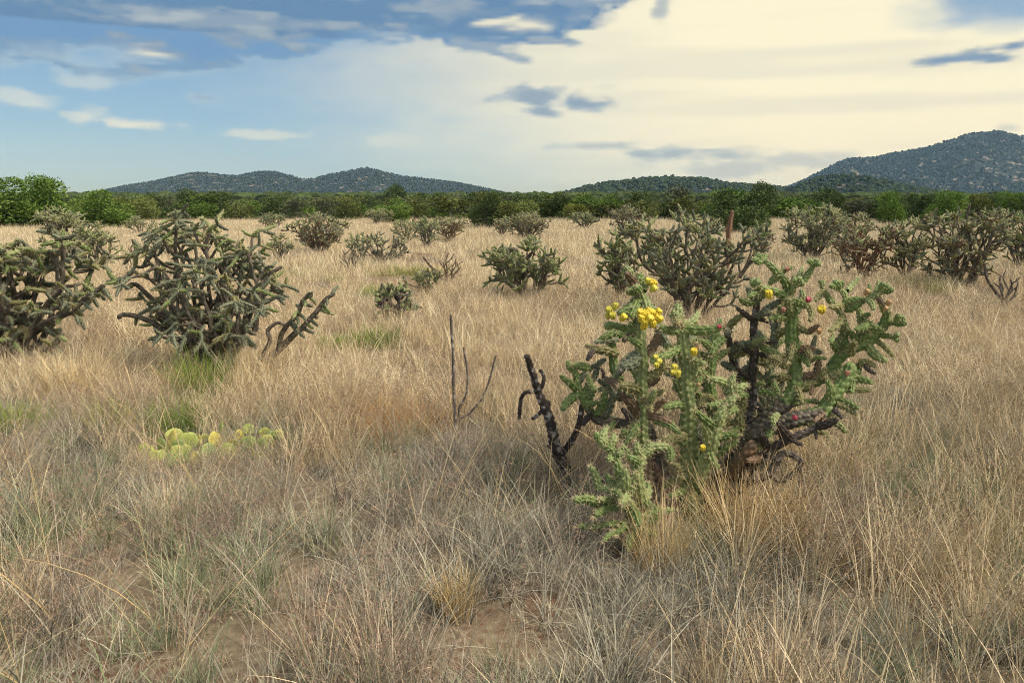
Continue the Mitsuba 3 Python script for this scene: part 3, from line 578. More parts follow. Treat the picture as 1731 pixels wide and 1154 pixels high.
# joints that the photograph shows one by one: x0 y0 d0  x1 y1 d1  radius kind
J = [
    # crown of the left column
    (1080, 505, -.14, 1043, 530, -.24, .023, 'green'), (1082, 505, -.14, 1066, 538, -.25, .022, 'green'), (1084, 503, -.14, 1112, 532, -.22, .021, 'green'), (1086, 500, -.15, 1096, 540, -.25, .023, 'pale'),
    (1080, 492, -.14, 1066, 470, -.16, .022, 'pale'), (1066, 474, -.16, 1054, 450, -.16, .018, 'pale'), (1084, 490, -.14, 1086, 462, -.12, .022, 'green'), (1088, 492, -.14, 1102, 478, -.1, .019, 'pale'), (1076, 494, -.15, 1062, 490, -.22, .020, 'bud'), (1082, 496, -.16, 1074, 484, -.26, .022, 'bud'),
    (1082, 560, -.15, 1026, 545, -.12, .018, 'green'), (1040, 551, -.12, 1022, 552, -.16, .022, 'bud'),
    (1083, 600, -.15, 1048, 618, -.22, .028, 'dull'), (1084, 590, -.15, 1040, 640, -.02, .02, 'dull'), (1040, 560, .1, 1006, 580, .08, .018, 'green'), (1044, 600, .1, 1000, 592, .06, .019, 'olive'), (1004, 592, .06, 992, 610, .02, .014, 'black'), (1046, 574, .1, 1005, 578, .05, .014, 'dull'),
    (1094, 600, -.14, 1114, 562, -.12, .021, 'brown'), (1083, 560, -.12, 1052, 577, -.05, .018, 'brown'), (1078, 660, -.16, 1047, 652, -.24, .024, 'olive'), (1047, 654, -.2, 1022, 640, -.12, .018, 'brown'),
    (1084, 706, -.16, 1048, 664, -.2, .022, 'brown'), (1090, 706, -.16, 1126, 676, -.22, .018, 'brown'), (1088, 650, -.14, 1115, 638, -.1, .022, 'brown'), (1094, 702, -.16, 1136, 716, -.2, .019, 'brown'), (1074, 715, -.15, 1046, 738, -.22, .021, 'olive'), (1080, 716, -.17, 1056, 752, -.24, .019, 'green'), (1104, 708, -.16, 1150, 734, -.22, .020, 'green'),
    (1080, 640, -.1, 1060, 600, .02, .021, 'green'), (1072, 720, 0, 1050, 690, .05, .018, 'black'),
    # left arm
    (978, 664, .07, 950, 694, .02, .022, 'green'), (976, 660, .07, 946, 634, .04, .018, 'green'), (976, 648, .08, 966, 618, .08, .017, 'green'), (970, 628, .08, 960, 608, .1, .015, 'green'), (986, 680, .07, 1012, 678, .0, .016, 'green'), (985, 672, .07, 996, 640, .1, .022, 'green'), (996, 650, .1, 1012, 618, .12, .016, 'dull'), (1000, 700, .06, 985, 720, .02, .016, 'black'), (996, 622, .1, 968, 618, .06, .020, 'green'),
    (1010, 700, .06, 1022, 660, .04, .022, 'green'), (1024, 704, .06, 1040, 664, .02, .020, 'dull'), (1040, 712, .05, 1018, 732, 0, .016, 'green'), (1020, 640, .1, 1016, 622, .1, .010, 'black'),
    # middle column
    (1152, 556, -.12, 1116, 552, -.2, .021, 'green'), (1154, 556, -.12, 1222, 553, -.2, .023, 'green'), (1148, 545, -.12, 1147, 512, -.12, .027, 'pale'), (1158, 550, -.12, 1180, 526, -.05, .018, 'pale'), (1146, 548, -.12, 1134, 530, -.08, .017, 'pale'), (1152, 586, -.13, 1116, 604, -.22, .021, 'green'), (1116, 603, -.22, 1103, 615, -.26, .020, 'green'), (1156, 588, -.13, 1178, 580, -.1, .018, 'olive'),
    (1158, 620, -.14, 1192, 616, -.22, .020, 'pale'), (1150, 622, -.14, 1130, 626, -.2, .017, 'olive'), (1168, 640, -.12, 1170, 602, -.14, .024, 'pale'), (1168, 622, -.14, 1170, 606, -.2, .019, 'pale'),
    (1160, 684, -.14, 1120, 690, -.2, .019, 'green'), (1160, 672, -.14, 1140, 640, -.05, .020, 'green'), (1160, 735, -.16, 1118, 744, -.26, .022, 'olive'), (1146, 738, -.2, 1126, 748, -.28, .016, 'olive'), (1212, 722, -.22, 1174, 692, -.3, .020, 'green'), (1212, 722, -.22, 1226, 684, -.24, .022, 'pale'), (1206, 740, -.22, 1250, 736, -.26, .019, 'green'), (1200, 760, -.22, 1216, 792, -.3, .019, 'green'), (1196, 752, -.22, 1186, 716, -.28, .022, 'pale'), (1190, 780, -.2, 1232, 752, -.24, .021, 'green'), (1226, 754, -.22, 1246, 742, -.24, .018, 'green'),
    (1120, 820, -.2, 1152, 806, -.28, .017, 'olive'), (1150, 800, -.24, 1136, 782, -.26, .015, 'olive'), (1166, 820, -.16, 1130, 838, -.26, .019, 'green'), (1166, 830, -.2, 1168, 880, -.26, .026, 'olive'),
    # spiny pale clump between
    (1222, 690, -.2, 1244, 668, -.2, .021, 'pale'), (1236, 672, -.16, 1222, 640, -.12, .019, 'pale'), (1240, 670, -.16, 1264, 650, -.15, .020, 'pale'), (1238, 668, -.16, 1242, 632, -.14, .019, 'pale'), (1226, 650, -.12, 1200, 640, -.2, .020, 'pale'), (1240, 676, -.16, 1196, 684, -.2, .017, 'green'), (1244, 690, -.16, 1222, 704, -.22, .017, 'green'), (1250, 700, .0, 1254, 664, .0, .020, 'olive'), (1252, 730, 0, 1252, 690, 0, .022, 'olive'), (1210, 596, .04, 1186, 576, -.02, .020, 'green'), (1202, 612, .03, 1232, 592, .06, .017, 'green'), (1222, 572, .06, 1202, 600, -.02, .024, 'green'),
    # dead middle stem with black stubs
    (1276, 570, .1, 1316, 578, .04, .012, 'black'), (1274, 598, .1, 1306, 607, .04, .014, 'black'), (1270, 598, .1, 1240, 578, .05, .013, 'black'), (1272, 542, .1, 1244, 520, .04, .013, 'black'), (1278, 538, .1, 1300, 546, .06, .012, 'black'), (1270, 640, .1, 1246, 620, .04, .014, 'black'), (1280, 690, .05, 1305, 700, -.04, .010, 'black'), (1290, 520, .1, 1302, 538, .06, .013, 'black'),
    (1278, 510, .08, 1250, 504, .02, .019, 'green'), (1276, 508, .08, 1262, 486, .04, .018, 'dull'), (1280, 505, .08, 1296, 490, .04, .022, 'green'), (1285, 585, .08, 1320, 598, .0, .017, 'green'), (1264, 668, .0, 1228, 660, -.06, .016, 'green'),
    (1284, 662, -.04, 1320, 666, -.1, .016, 'green'), (1316, 662, -.1, 1310, 642, -.08, .013, 'green'), (1280, 650, .0, 1292, 648, -.05, .011, 'green'),
    # right part, upright stem top
    (1334, 508, .02, 1296, 488, -.06, .022, 'green'), (1300, 488, -.05, 1264, 502, -.12, .021, 'green'), (1296, 488, -.05, 1278, 478, -.1, .019, 'pale'), (1332, 500, .02, 1316, 462, .0, .024, 'green'), (1316, 466, 0, 1290, 440, .02, .018, 'green'), (1320, 468, .0, 1300, 482, .04, .020, 'pale'), (1318, 464, 0, 1340, 452, .04, .017, 'green'), (1336, 500, .02, 1342, 464, .0, .018, 'pale'), (1344, 478, .0, 1356, 452, .06, .015, 'pale'), (1352, 482, .0, 1376, 448, .0, .018, 'green'),
    (1290, 442, .02, 1282, 428, .02, .021, 'bud'), (1288, 444, .02, 1274, 436, -.03, .019, 'bud'), (1290, 440, .02, 1294, 430, .06, .019, 'bud'), (1376, 450, 0, 1382, 438, .0, .020, 'bud'), (1374, 450, 0, 1366, 440, -.03, .019, 'bud'), (1376, 450, 0, 1388, 446, -.03, .017, 'bud'), (1346, 484, -.02, 1352, 470, -.08, .022, 'bud'), (1346, 484, -.02, 1342, 472, -.08, .018, 'bud'), (1348, 484, -.02, 1360, 478, -.04, .019, 'bud'), (1274, 484, -.1, 1276, 472, -.12, .022, 'bud'), (1274, 484, -.1, 1284, 476, -.16, .02, 'bud'),
    (1340, 508, .02, 1370, 520, -.06, .020, 'green'), (1368, 518, -.06, 1368, 544, -.14, .017, 'olive'), (1336, 540, .03, 1300, 540, -.06, .018, 'green'), (1340, 545, .03, 1374, 562, -.02, .020, 'olive'), (1338, 535, .02, 1334, 505, -.06, .022, 'pale'), (1344, 575, .03, 1334, 610, -.05, .017, 'olive'), (1344, 595, .03, 1378, 588, -.02, .022, 'brown'), (1366, 562, 0, 1386, 548, -.05, .015, 'brown'), (1348, 600, .03, 1368, 620, -.05, .017, 'green'), (1344, 638, .02, 1318, 632, -.05, .018, 'olive'), (1344, 648, .0, 1356, 682, -.1, .018, 'olive'), (1350, 636, .02, 1384, 628, .0, .018, 'brown'), (1384, 610, .02, 1374, 642, -.02, .018, 'brown'), (1372, 640, .02, 1370, 668, -.06, .013, 'brown'), (1356, 606, .02, 1398, 606, -.04, .014, 'green'), (1372, 612, .0, 1380, 566, .04, .015, 'dull'), (1366, 590, 0, 1372, 600, -.1, .016, 'olive'),
    # right arm
    (1420, 600, .05, 1432, 560, .03, .030, 'pale'), (1432, 562, .03, 1424, 530, .0, .024, 'pale'), (1426, 534, 0, 1400, 560, -.08, .018, 'olive'), (1408, 565, -.06, 1402, 578, -.1, .016, 'bud'), (1420, 590, .05, 1404, 576, -.02, .02, 'green'), (1432, 528, 0, 1428, 508, .0, .018, 'green'), (1420, 528, 0, 1388, 482, .04, .017, 'green'), (1396, 490, .03, 1378, 508, -.04, .018, 'olive'), (1390, 484, .03, 1384, 474, .04, .015, 'pale'), (1424, 515, 0, 1400, 518, -.06, .016, 'olive'), (1424, 512, 0, 1462, 506, -.04, .017, 'green'), (1434, 525, 0, 1464, 506, -.02, .020, 'green'), (1430, 508, 0, 1416, 488, .02, .016, 'pale'), (1418, 490, .02, 1410, 474, -.02, .024, 'bud'), (1418, 490, .02, 1422, 474, .02, .020, 'bud'), (1418, 490, .02, 1402, 482, -.05, .018, 'bud'), (1432, 492, .02, 1454, 468, .06, .016, 'pale'),
    (1464, 508, -.04, 1490, 494, -.06, .018, 'pale'), (1488, 494, -.06, 1502, 480, -.06, .021, 'bud'), (1488, 494, -.06, 1510, 488, -.1, .020, 'bud'), (1486, 494, -.06, 1496, 478, -.1, .018, 'bud'), (1480, 494, -.05, 1484, 474, .0, .013, 'green'), (1472, 500, -.05, 1470, 480, -.02, .012, 'green'), (1466, 505, -.06, 1476, 524, -.12, .016, 'pale'), (1484, 504, -.08, 1494, 516, -.12, .012, 'brown'),
    (1440, 588, .04, 1470, 565, -.02, .017, 'green'), (1470, 570, .02, 1464, 540, -.02, .017, 'green'), (1466, 548, -.02, 1444, 556, -.1, .018, 'green'), (1466, 545, 0, 1492, 556, -.06, .019, 'green'), (1494, 548, .02, 1514, 548, -.04, .015, 'green'), (1498, 540, 0, 1500, 532, .02, .013, 'pale'), (1512, 546, -.04, 1530, 536, -.06, .021, 'bud'), (1514, 546, -.04, 1522, 532, -.1, .02, 'bud'), (1512, 548, -.04, 1532, 544, -.1, .018, 'bud'), (1490, 568, .0, 1512, 572, -.06, .015, 'green'), (1510, 572, -.06, 1518, 564, -.1, .019, 'bud'), (1510, 572, -.06, 1520, 576, -.06, .016, 'bud'), (1482, 576, .02, 1510, 604, -.04, .015, 'olive'), (1452, 610, .0, 1480, 620, -.06, .017, 'olive'), (1444, 622, .0, 1466, 606, -.04, .016, 'olive'), (1462, 618, -.04, 1482, 632, -.1, .013, 'black'), (1438, 640, -.06, 1476, 648, -.14, .019, 'green'), (1430, 660, -.08, 1474, 660, -.14, .017, 'olive'), (1446, 634, -.06, 1440, 664, -.14, .018, 'green'), (1420, 650, -.1, 1430, 618, -.06, .028, 'pale'), (1408, 670, -.12, 1404, 650, -.14, .018, 'green'), (1414, 676, -.12, 1452, 692, -.2, .018, 'green'), (1414, 682, -.14, 1448, 702, -.2, .017, 'olive'), (1404, 690, -.14, 1424, 708, -.2, .014, 'black'), (1400, 690, -.14, 1376, 712, -.2, .014, 'brown'), (1402, 684, -.14, 1398, 640, -.16, .017, 'green'), (1392, 700, -.14, 1388, 730, -.2, .014, 'brown'), (1440, 600, -.02, 1446, 580, -.1, .018, 'olive'), (1450, 580, .03, 1432, 556, -.02, .02, 'green'),
    (1310, 716, -.12, 1298, 738, -.2, .020, 'green'), (1300, 730, -.15, 1302, 762, -.24, .018, 'olive'), (1314, 700, -.12, 1312, 722, -.2, .02, 'pale'), (1300, 745, -.2, 1280, 758, -.26, .016, 'olive'), (1322, 742, -.2, 1322, 722, -.26, .013, 'black'), (1336, 740, -.25, 1358, 752, -.3, .011, 'black'), (1306, 770, -.2, 1290, 778, -.3, .010, 'black'), (1288, 770, -.2, 1262, 778, -.3, .020, 'brown'), (1262, 790, -.24, 1256, 812, -.3, .015, 'brown'), (1374, 722, -.25, 1380, 742, -.3, .010, 'black'),
    # front bush
    (1050, 848, -.52, 1008, 852, -.56, .019, 'green'), (1012, 852, -.56, 972, 846, -.6, .021, 'green'), (1050, 842, -.52, 1014, 842, -.62, .018, 'pale'), (978, 848, -.6, 970, 842, -.64, .019, 'bud'), (1074, 888, -.52, 1018, 886, -.6, .017, 'green'), (1020, 886, -.6, 976, 888, -.64, .015, 'green'), (1058, 852, -.52, 1006, 872, -.66, .019, 'green'), (1062, 858, -.52, 1080, 890, -.66, .022, 'green'), (1084, 842, -.44, 1120, 862, -.5, .018, 'green'), (1078, 890, -.52, 1118, 868, -.54, .016, 'green'), (1082, 888, -.52, 1110, 904, -.58, .017, 'green'), (1070, 900, -.52, 1062, 930, -.62, .020, 'green'), (1084, 905, -.5, 1086, 945, -.58, .018, 'olive'), (1052, 838, -.52, 1044, 800, -.5, .021, 'pale'), (1048, 832, -.52, 1008, 826, -.5, .017, 'pale'), (1012, 828, -.5, 998, 788, -.5, .019, 'pale'), (1046, 830, -.52, 1026, 800, -.46, .017, 'green'), (1056, 836, -.52, 1056, 790, -.56, .022, 'pale'), (1066, 836, -.5, 1076, 800, -.52, .019, 'pale'), (1078, 808, -.44, 1082, 775, -.46, .021, 'green'), (1086, 770, -.42, 1076, 746, -.42, .020, 'pale'), (1088, 768, -.42, 1098, 746, -.38, .022, 'pale'), (1094, 756, -.4, 1130, 754, -.36, .019, 'pale'), (1128, 756, -.36, 1132, 780, -.42, .019, 'green'), (1084, 780, -.43, 1060, 770, -.46, .019, 'green'), (1048, 812, -.52, 1040, 770, -.5, .019, 'green'),
    (1040, 785, -.46, 1036, 762, -.45, .022, 'green'), (1040, 772, -.45, 1018, 752, -.43, .020, 'green'), (1020, 754, -.43, 1006, 738, -.43, .019, 'pale'), (1024, 756, -.43, 1026, 722, -.4, .021, 'pale'), (1026, 754, -.43, 1038, 732, -.4, .018, 'pale'), (1012, 748, -.43, 1008, 730, -.46, .017, 'bud'), (1038, 768, -.45, 1048, 766, -.52, .022, 'bud'), (1036, 770, -.46, 1032, 776, -.54, .020, 'bud'), (1058, 845, -.55, 1050, 852, -.7, .022, 'pale'), (1066, 870, -.52, 1040, 900, -.68, .018, 'green'), (1044, 898, -.66, 1020, 915, -.72, .012, 'green'),
]
for x0, y0, a, x1, y1, b, r, kind in J:
    p0, p1 = M(x0, y0, a), M(x1, y1, b)
    main.joint(kind, p0, p1, r * (.80 if x0 < 1290 else .72) * (.82 if kind == 'bud' else 1))
# the rest of the tangle: joints set round the stems
for nm, t0, kinds, cnt in (('t1', .5, ['green', 'olive', 'dull'], 10), ('t2', .6, ['green', 'olive'], 8), ('t3', .3, ['green', 'olive', 'pale'], 9), ('t5', .3, ['green', 'olive'], 10), ('t6', .35, ['green', 'dull', 'olive', 'brown'], 12), ('t7', .4, ['green', 'dull'], 6),
                           ('t7b', .35, ['green', 'dull', 'olive', 'brown'], 20), ('t8', .1, ['pale', 'green'], 6), ('t8b', .3, ['green', 'pale'], 6), ('t9', .3, ['green', 'dull', 'olive', 'green'], 30), ('t14', .3, ['dull', 'olive', 'green'], 24), ('t15', .3, ['dull', 'olive', 'green'], 34), ('t4b', .35, ['dull', 'olive', 'green'], 26), ('t10', .4, ['black', 'brown'], 6), ('t4', .6, ['olive', 'dull'], 5)):
    P = st[nm]
    cnt = int(cnt * .62)
    for k in range(cnt):
        q = int((t0 + (1 - t0) * (k + rng.random()) / cnt) * (len(P) - 2)); tan = P[q + 1] - P[q]; tan /= np.linalg.norm(tan)
        d = whorl(rng, tan, 1, 1.15)[0]; d[2] = d[2] * .7 + .22
        d /= np.linalg.norm(d); L = .085 + .06 * rng.random(); kd = kinds[rng.integers(len(kinds))]; r = .012 + .006 * rng.random()
        p1 = P[q] + d * L
        main.joint(kd, P[q], p1, r)
        if rng.random() < .45 and kd not in ('black', 'brown'):
            for e in whorl(rng, d, rng.integers(1, 3), .8): main.joint('pale' if rng.random() < .4 else kd, p1 - d * .012, p1 + e * (.05 + .04 * rng.random()), r * .85)
for x, y, dd, kind, r in [(1092, 532, -.30, 'yellow', .024), (1084, 538, -.31, 'yellow', .023), (1098, 540, -.32, 'yellow', .024), (1090, 546, -.32, 'yellow', .023), (1102, 530, -.28, 'yellow', .022), (1082, 528, -.3, 'yellow', .021), (1096, 526, -.28, 'yellow', .021), (1112, 528, -.26, 'yellow', .021), (1114, 540, -.26, 'yellow', .022), (1110, 536, -.27, 'yellow', .02), (1088, 552, -.31, 'yellow', .02), (1104, 548, -.3, 'yellow', .02),
                          (1030, 525, -.22, 'ripe', .022), (1036, 534, -.24, 'ripe', .021), (1040, 518, -.22, 'ripe', .02), (1053, 537, -.26, 'yellow', .022), (1028, 534, -.2, 'ripe', .018), (1102, 478, -.14, 'yellow', .022), (1104, 488, -.16, 'ripe', .021), (1095, 475, -.16, 'ripe', .018), (1106, 480, -.1, 'yellow', .018), (1108, 604, -.25, 'ripe', .017), (1114, 612, -.26, 'ripe', .018), (1110, 618, -.28, 'ripe', .016), (1140, 622, -.26, 'ripe', .02), (1146, 632, -.26, 'ripe', .02), (1138, 630, -.28, 'ripe', .016),
                          (1173, 595, -.2, 'yellow', .022), (1178, 588, -.16, 'tan', .017), (1188, 757, -.3, 'yellow', .018), (1300, 498, -.1, 'yellow', .024), (1389, 524, -.06, 'yellow', .026), (1465, 494, -.06, 'tan', .022), (1502, 512, -.12, 'tan', .02), (1497, 522, -.13, 'tan', .017), (1366, 507, -.06, 'magenta', .021), (1216, 553, -.2, 'magenta', .017), (1331, 455, .0, 'pink', .018), (1324, 524, -.06, 'pink', .018), (1344, 706, -.20, 'magenta', .018), (1385, 560, -.06, 'tan', .02), (1432, 631, -.12, 'pink', .019), (1180, 650, -.2, 'tan', .014)]:
    p = M(x, y, dd); d = np.array([rng.normal(0, .35), -.45 + rng.normal(0, .2), .75]); d /= np.linalg.norm(d); r *= .68 if kind in ('yellow', 'ripe') else .58; ln = r * 2.4
    main.fruit(kind, p - d * ln * .5, p + d * ln * .5, r)
main.finish()

# ---------------------------------------------------------------- dead wood beside it
dead = Plant('dead_cholla', 'black leafless dead cholla branch with crooked stubs left of the large cholla', 'dead cactus', 'near')
D1 = 3.92
for part, pts, r0, r1, sd in (('trunk', [(972, 830), (955, 790), (940, 755), (932, 720), (922, 690), (908, 655), (898, 625), (892, 605), (887, 598)], .040, .016, 1), ('branch', [(950, 765), (968, 745), (980, 715), (984, 680), (986, 660)], .020, .013, 2), ('branch', [(905, 662), (916, 655), (920, 640), (915, 628), (911, 627)], .012, .010, 3), ('branch', [(901, 662), (888, 664), (880, 675), (879, 700), (879, 709)], .011, .010, 4), ('branch', [(917, 690), (924, 682), (928, 680), (930, 700), (932, 706)], .011, .009, 5), ('branch', [(917, 694), (908, 702), (897, 708)], .012, .010, 6), ('branch', [(937, 757), (930, 755), (924, 752)], .010, .006, 7)):
    P, t, L = curve([at(x, y, D1 + .03 * math.sin(k * 1.3 + sd)) for k, (x, y) in enumerate(pts)], .005, .008, sd)
    dead.stem(part, [(P, .8 * (r0 + (r1 - r0) * t), wood_col(BLACK * .9, (.36, .34, .35)), dict(nu=28, cols=8, tlen=.03, amp=.42, spine_n=1, spine_len=.008, spine_col=(.2, .18, .16), seed=sd, rough=.35))])
for text, pts, Y, rr in (('tallest straight bare gray stalk of the three in the middle of the grass', [(770, 740), (768, 690), (766, 620), (764, 560), (761, 530)], 4.75, .014), ('short thin bare stalk between the tall and the leaning stalk', [(775, 690), (788, 668), (790, 640), (787, 610), (783, 586)], 4.8, .009), ('bare gray stalk leaning to the right in the middle of the grass', [(772, 712), (795, 696), (815, 672), (828, 640), (839, 600)], 4.75, .010)):
    key = numbered('bare_stalk')
    P, t, L = curve([at(x, y, Y) for x, y in pts], .008, .006, int(pts[0][0]))
    P[0, 2] -= .12
    V, f, C = stem_mesh(P, .72 * rr * (1 - .35 * t), 14, 6, .03, .45, wood_col((.10, .09, .09), (.38, .36, .36)), 1, .007, .0007, (.3, .28, .26), 3, .35)
    put(key, (V, f), 'old_wood', True, np.clip(C, 0, .9)); labels[key] = {'label': text, 'category': 'stalk'}


# ---------------------------------------------------------------- the other chollas
def grow(label, px, base, top, wpx, n, dens, jl, jr, kinds, seed, lod='mid', droop=0.0, low=.2, base_name='cholla_cactus', cat='cactus', arms=(), leafless=False, parts=0, flat=.35, dy=0, tall=1.0, woody=WOOD, upright=.0):
    pl = Plant(base_name, label, cat, lod)
    rng = np.random.default_rng(seed)
    b = ground_at(px, base); b[2] = terrain(b[0], b[1]) - .04
    Y = b[1]; H = at(px, top, Y)[2] - b[2]; Wd = wpx / 2 * Y / F
    jl, jr = (jl * .80, jr * .70) if lod == 'far' else (jl * .80, jr * .64)
    dens *= 1.5
    nu, ds = {'near': (24, .008), 'mid': (14, .016), 'far': (8, .05)}[lod]
    kw = dict(nu=nu, cols=8 if lod != 'far' else 4, tlen=.04, amp=.3, spine_n=0, rough=.25)

    def kind(hi):
        return 'pale' if hi > .72 and rng.random() < .35 and not leafless else kinds[rng.integers(len(kinds))]

    def tuft(p, axis, m, depth, spread):
        for d in whorl(rng, axis, m, spread):
            if droop: d = d + np.array([0, 0, -droop * (.4 + .8 * rng.random())])
            elif upright: d = d + np.array([0, 0, upright])
            d /= np.linalg.norm(d); L = jl * (.65 + .6 * rng.random()); kd = kind(p[2] / H)
            p0, p1 = p, p + d * L
            if (p1 + b)[2] < b[2] + .12: continue
            pl.joint(kd, b + p0, b + p1, jr * (.8 + .35 * rng.random()))
            if depth and rng.random() < .55: tuft(p1 - d * .1 * L, d * .6 + [0, 0, .3], rng.integers(2, 4), depth - 1, .8)
    for i in range(n):
        a = 6.283 * (i + .5 * rng.random()) / n + seed; q = math.sqrt((i * .618 + .37 + seed * .11) % 1.0) * .86
        end = np.array([math.cos(a) * q * Wd, math.sin(a) * q * Wd * .8, H * (1 - .45 * flat * q * q) * (.60 + .38 * rng.random())])
        mid = end * [.5, .5, .46] + rng.normal(0, .04, 3) * H
        P, t, L = curve([[math.cos(a) * .04, math.sin(a) * .04, 0], mid * [.5, .5, .45], mid, (mid + end) / 2 + rng.normal(0, .035, 3) * H, end], ds, .03, seed + i)
        paths = [(P, jr * (1.8 - .9 * t), wood_col(woody, woody * 2.2 + .03), dict(kw, seed=i))]
        m = max(2, int(L / .15 * dens))
        for k in range(m):
            t0 = low + (.98 - low) * (k + rng.random()) / m; Q = P[min(len(P) - 1, int(t0 * len(P)))]
            tang = P[min(len(P) - 1, int(t0 * len(P)) + 1)] - Q + [0, 0, 1e-4]
            d = whorl(rng, tang, 1, 1.0)[0]; out = Q * [1, 1, 0]; d = d + .45 * out / (np.linalg.norm(out) + .05) + [0, 0, .25]; d /= np.linalg.norm(d)
            bl = jl * (.8 + 1.4 * rng.random()); E = Q + d * bl + [0, 0, .15 * bl]
            E[2] = min(E[2], H * (1.0 - .55 * flat * min(1.2, (np.hypot(E[0], E[1]) / Wd))**2) * .97)
            B, tb, _ = curve([Q, (Q + E) / 2 + [0, 0, -.08 * bl], E], ds * 1.3)
            paths.append((B, jr * (1.0 - .15 * tb), wood_col(woody, woody * 2.0 + .02), dict(kw, seed=k)))
            if not leafless: tuft(E, d + [0, 0, .5], rng.integers(2, 4 if droop > 0 else 5), 1, .85)
            elif rng.random() < .6:
                for e in whorl(rng, d + [0, 0, .4], 2, .6):
                    B2, t2, _ = curve([E, E + e * bl * .3, E + e * bl * (.4 + .4 * rng.random())], ds * 1.3); paths.append((B2, jr * (.85 - .3 * t2), wood_col(woody, woody * 2.0 + .02), dict(kw, seed=k)))
        pl.stem('stem', paths, off=b)
        if not leafless: tuft(P[-1], P[-1] - P[-3], 5, 1, .8)
    for pts, r0, r1, jn in arms:             # arms told apart in the photograph, in its pixels at the plant's distance
        P, t, L = curve([at(x, y, Y + d_) for x, y, d_ in pts], ds * .8, .012, seed)
        pl.stem('arm', [(P, r0 + (r1 - r0) * t, wood_col(woody * .8, woody * 1.9 + .03), dict(kw, seed=3))])
        for k in range(jn):
            q = int((.45 + .55 * (k + .5) / jn) * (len(P) - 2)); d = whorl(rng, P[q + 1] - P[q], 1, 1.0)[0] + [0, 0, -droop * 1.1]; d /= np.linalg.norm(d)
            pl.joint(kind(1), P[q], P[q] + d * jl * (.7 + .5 * rng.random()), jr)
    pl.finish(parts)
    return pl


GR, DU, OL, PA, BR, BK = 'green', 'dull', 'olive', 'pale', 'brown', 'black'
grow('large gray green cholla with drooping joints standing left of the middle', 368, 640, 340, 262, 16, .56, .145, .018, [DU, DU, DU, OL, DU, GR, DU], 11, droop=.7, parts=300, flat=.75, low=.2,
     arms=[([(370, 628, 0), (335, 605, .0), (300, 572, -.05), (262, 548, -.1), (225, 534, -.12), (205, 532, -.12), (199, 540, -.12)], .032, .016, 0), ([(365, 615, .0), (320, 570, .02), (275, 525, .0), (245, 495, 0), (228, 480, 0), (212, 487, 0)], .028, .016, 5),
           ([(448, 612, .05), (475, 588, .05), (505, 558, .05), (535, 528, .05), (550, 508, .05), (566, 496, .05)], .030, .015, 9), ([(470, 595, .06), (478, 560, .04), (500, 535, .04), (512, 508, .04), (530, 498, .04)], .022, .014, 12),
           ([(438, 610, .0), (455, 580, .0), (452, 560, 0), (470, 545, 0), (482, 550, 0)], .020, .012, 0), ([(430, 560, 0), (440, 500, 0), (448, 470, 0), (470, 455, 0), (478, 452, 0)], .024, .014, 3)])
grow('big drooping cholla cut off by the left edge of the picture', 20, 622, 346, 330, 13, .60, .165, .025, [DU, DU, OL, DU, GR, DU], 21, droop=.6, parts=300, flat=.3, low=.2,
     arms=[([(40, 560, 0), (80, 545, -.05), (120, 525, -.1), (145, 505, -.1), (165, 490, -.1), (178, 480, -.1)], .028, .018, 14), ([(30, 590, 0), (60, 600, -.1), (90, 585, -.15), (105, 560, -.15)], .026, .018, 8)])
grow('big dense gray cholla thicket directly behind the large foreground cholla', 1165, 546, 352, 262, 14, .62, .14, .019, [DU, DU, OL, DU, DU, GR], 31, droop=-.15, parts=300, flat=.35, arms=[([(1250, 470, 0), (1275, 430, 0), (1285, 405, 0), (1292, 392, 0)], .022, .018, 4)])
grow('upright dark green cholla at the left foot of the thicket behind the foreground cholla', 1052, 512, 400, 62, 6, .8, .14, .020, [GR, DU, GR], 41, parts=120, flat=.2, arms=[([(1058, 505, 0), (1035, 450, 0), (1018, 425, 0), (1010, 405, 0)], .025, .018, 14)])
grow('rounded pale gray cholla right of the tall dead stalk', 1372, 441, 352, 112, 12, .8, .15, .019, [DU, DU, OL, PA], 51, 'far', flat=.4)
grow('dried reddish brown cholla with many bare stems at the right', 1455, 474, 385, 110, 12, .55, .15, .018, [BR, BR, DU, OL, BR], 61, 'far', flat=.3, woody=np.array((.13, .075, .05)))
grow('slender olive cholla between the brown cholla and the twisted one', 1530, 474, 380, 70, 8, .6, .15, .018, [OL, DU, OL], 66, 'far', flat=.3)
grow('tree like cholla with a twisted pale trunk near the right edge', 1622, 492, 362, 165, 13, .7, .15, .018, [DU, OL, DU, BR, OL], 71, 'mid', flat=.3, parts=0, arms=[([(1640, 490, 0), (1650, 455, 0), (1640, 420, 0), (1632, 380, 0), (1640, 345, 0)], .045, .014, 3)])
grow('tall cholla at the right edge of the picture behind the dead skeleton', 1722, 456, 346, 110, 11, .7, .15, .018, [DU, OL, GR], 81, 'far', flat=.25)
grow('bare dead cholla skeleton with one long arm near the right edge', 1698, 522, 462, 50, 5, .5, .1, .014, [BK], 91, 'mid', base_name='dead_cholla', cat='dead cactus', leafless=True, flat=.2, woody=np.array((.075, .065, .06)), arms=[([(1695, 508, 0), (1680, 490, 0), (1668, 470, 0), (1665, 445, 0)], .022, .012, 0)])
grow('small leafless twig shrub in the grass below the dead skeleton', 1642, 568, 530, 40, 4, .6, .08, .006, [BK], 95, 'mid', base_name='twig_shrub', cat='shrub', leafless=True, flat=.2, woody=np.array((.16, .14, .13)))
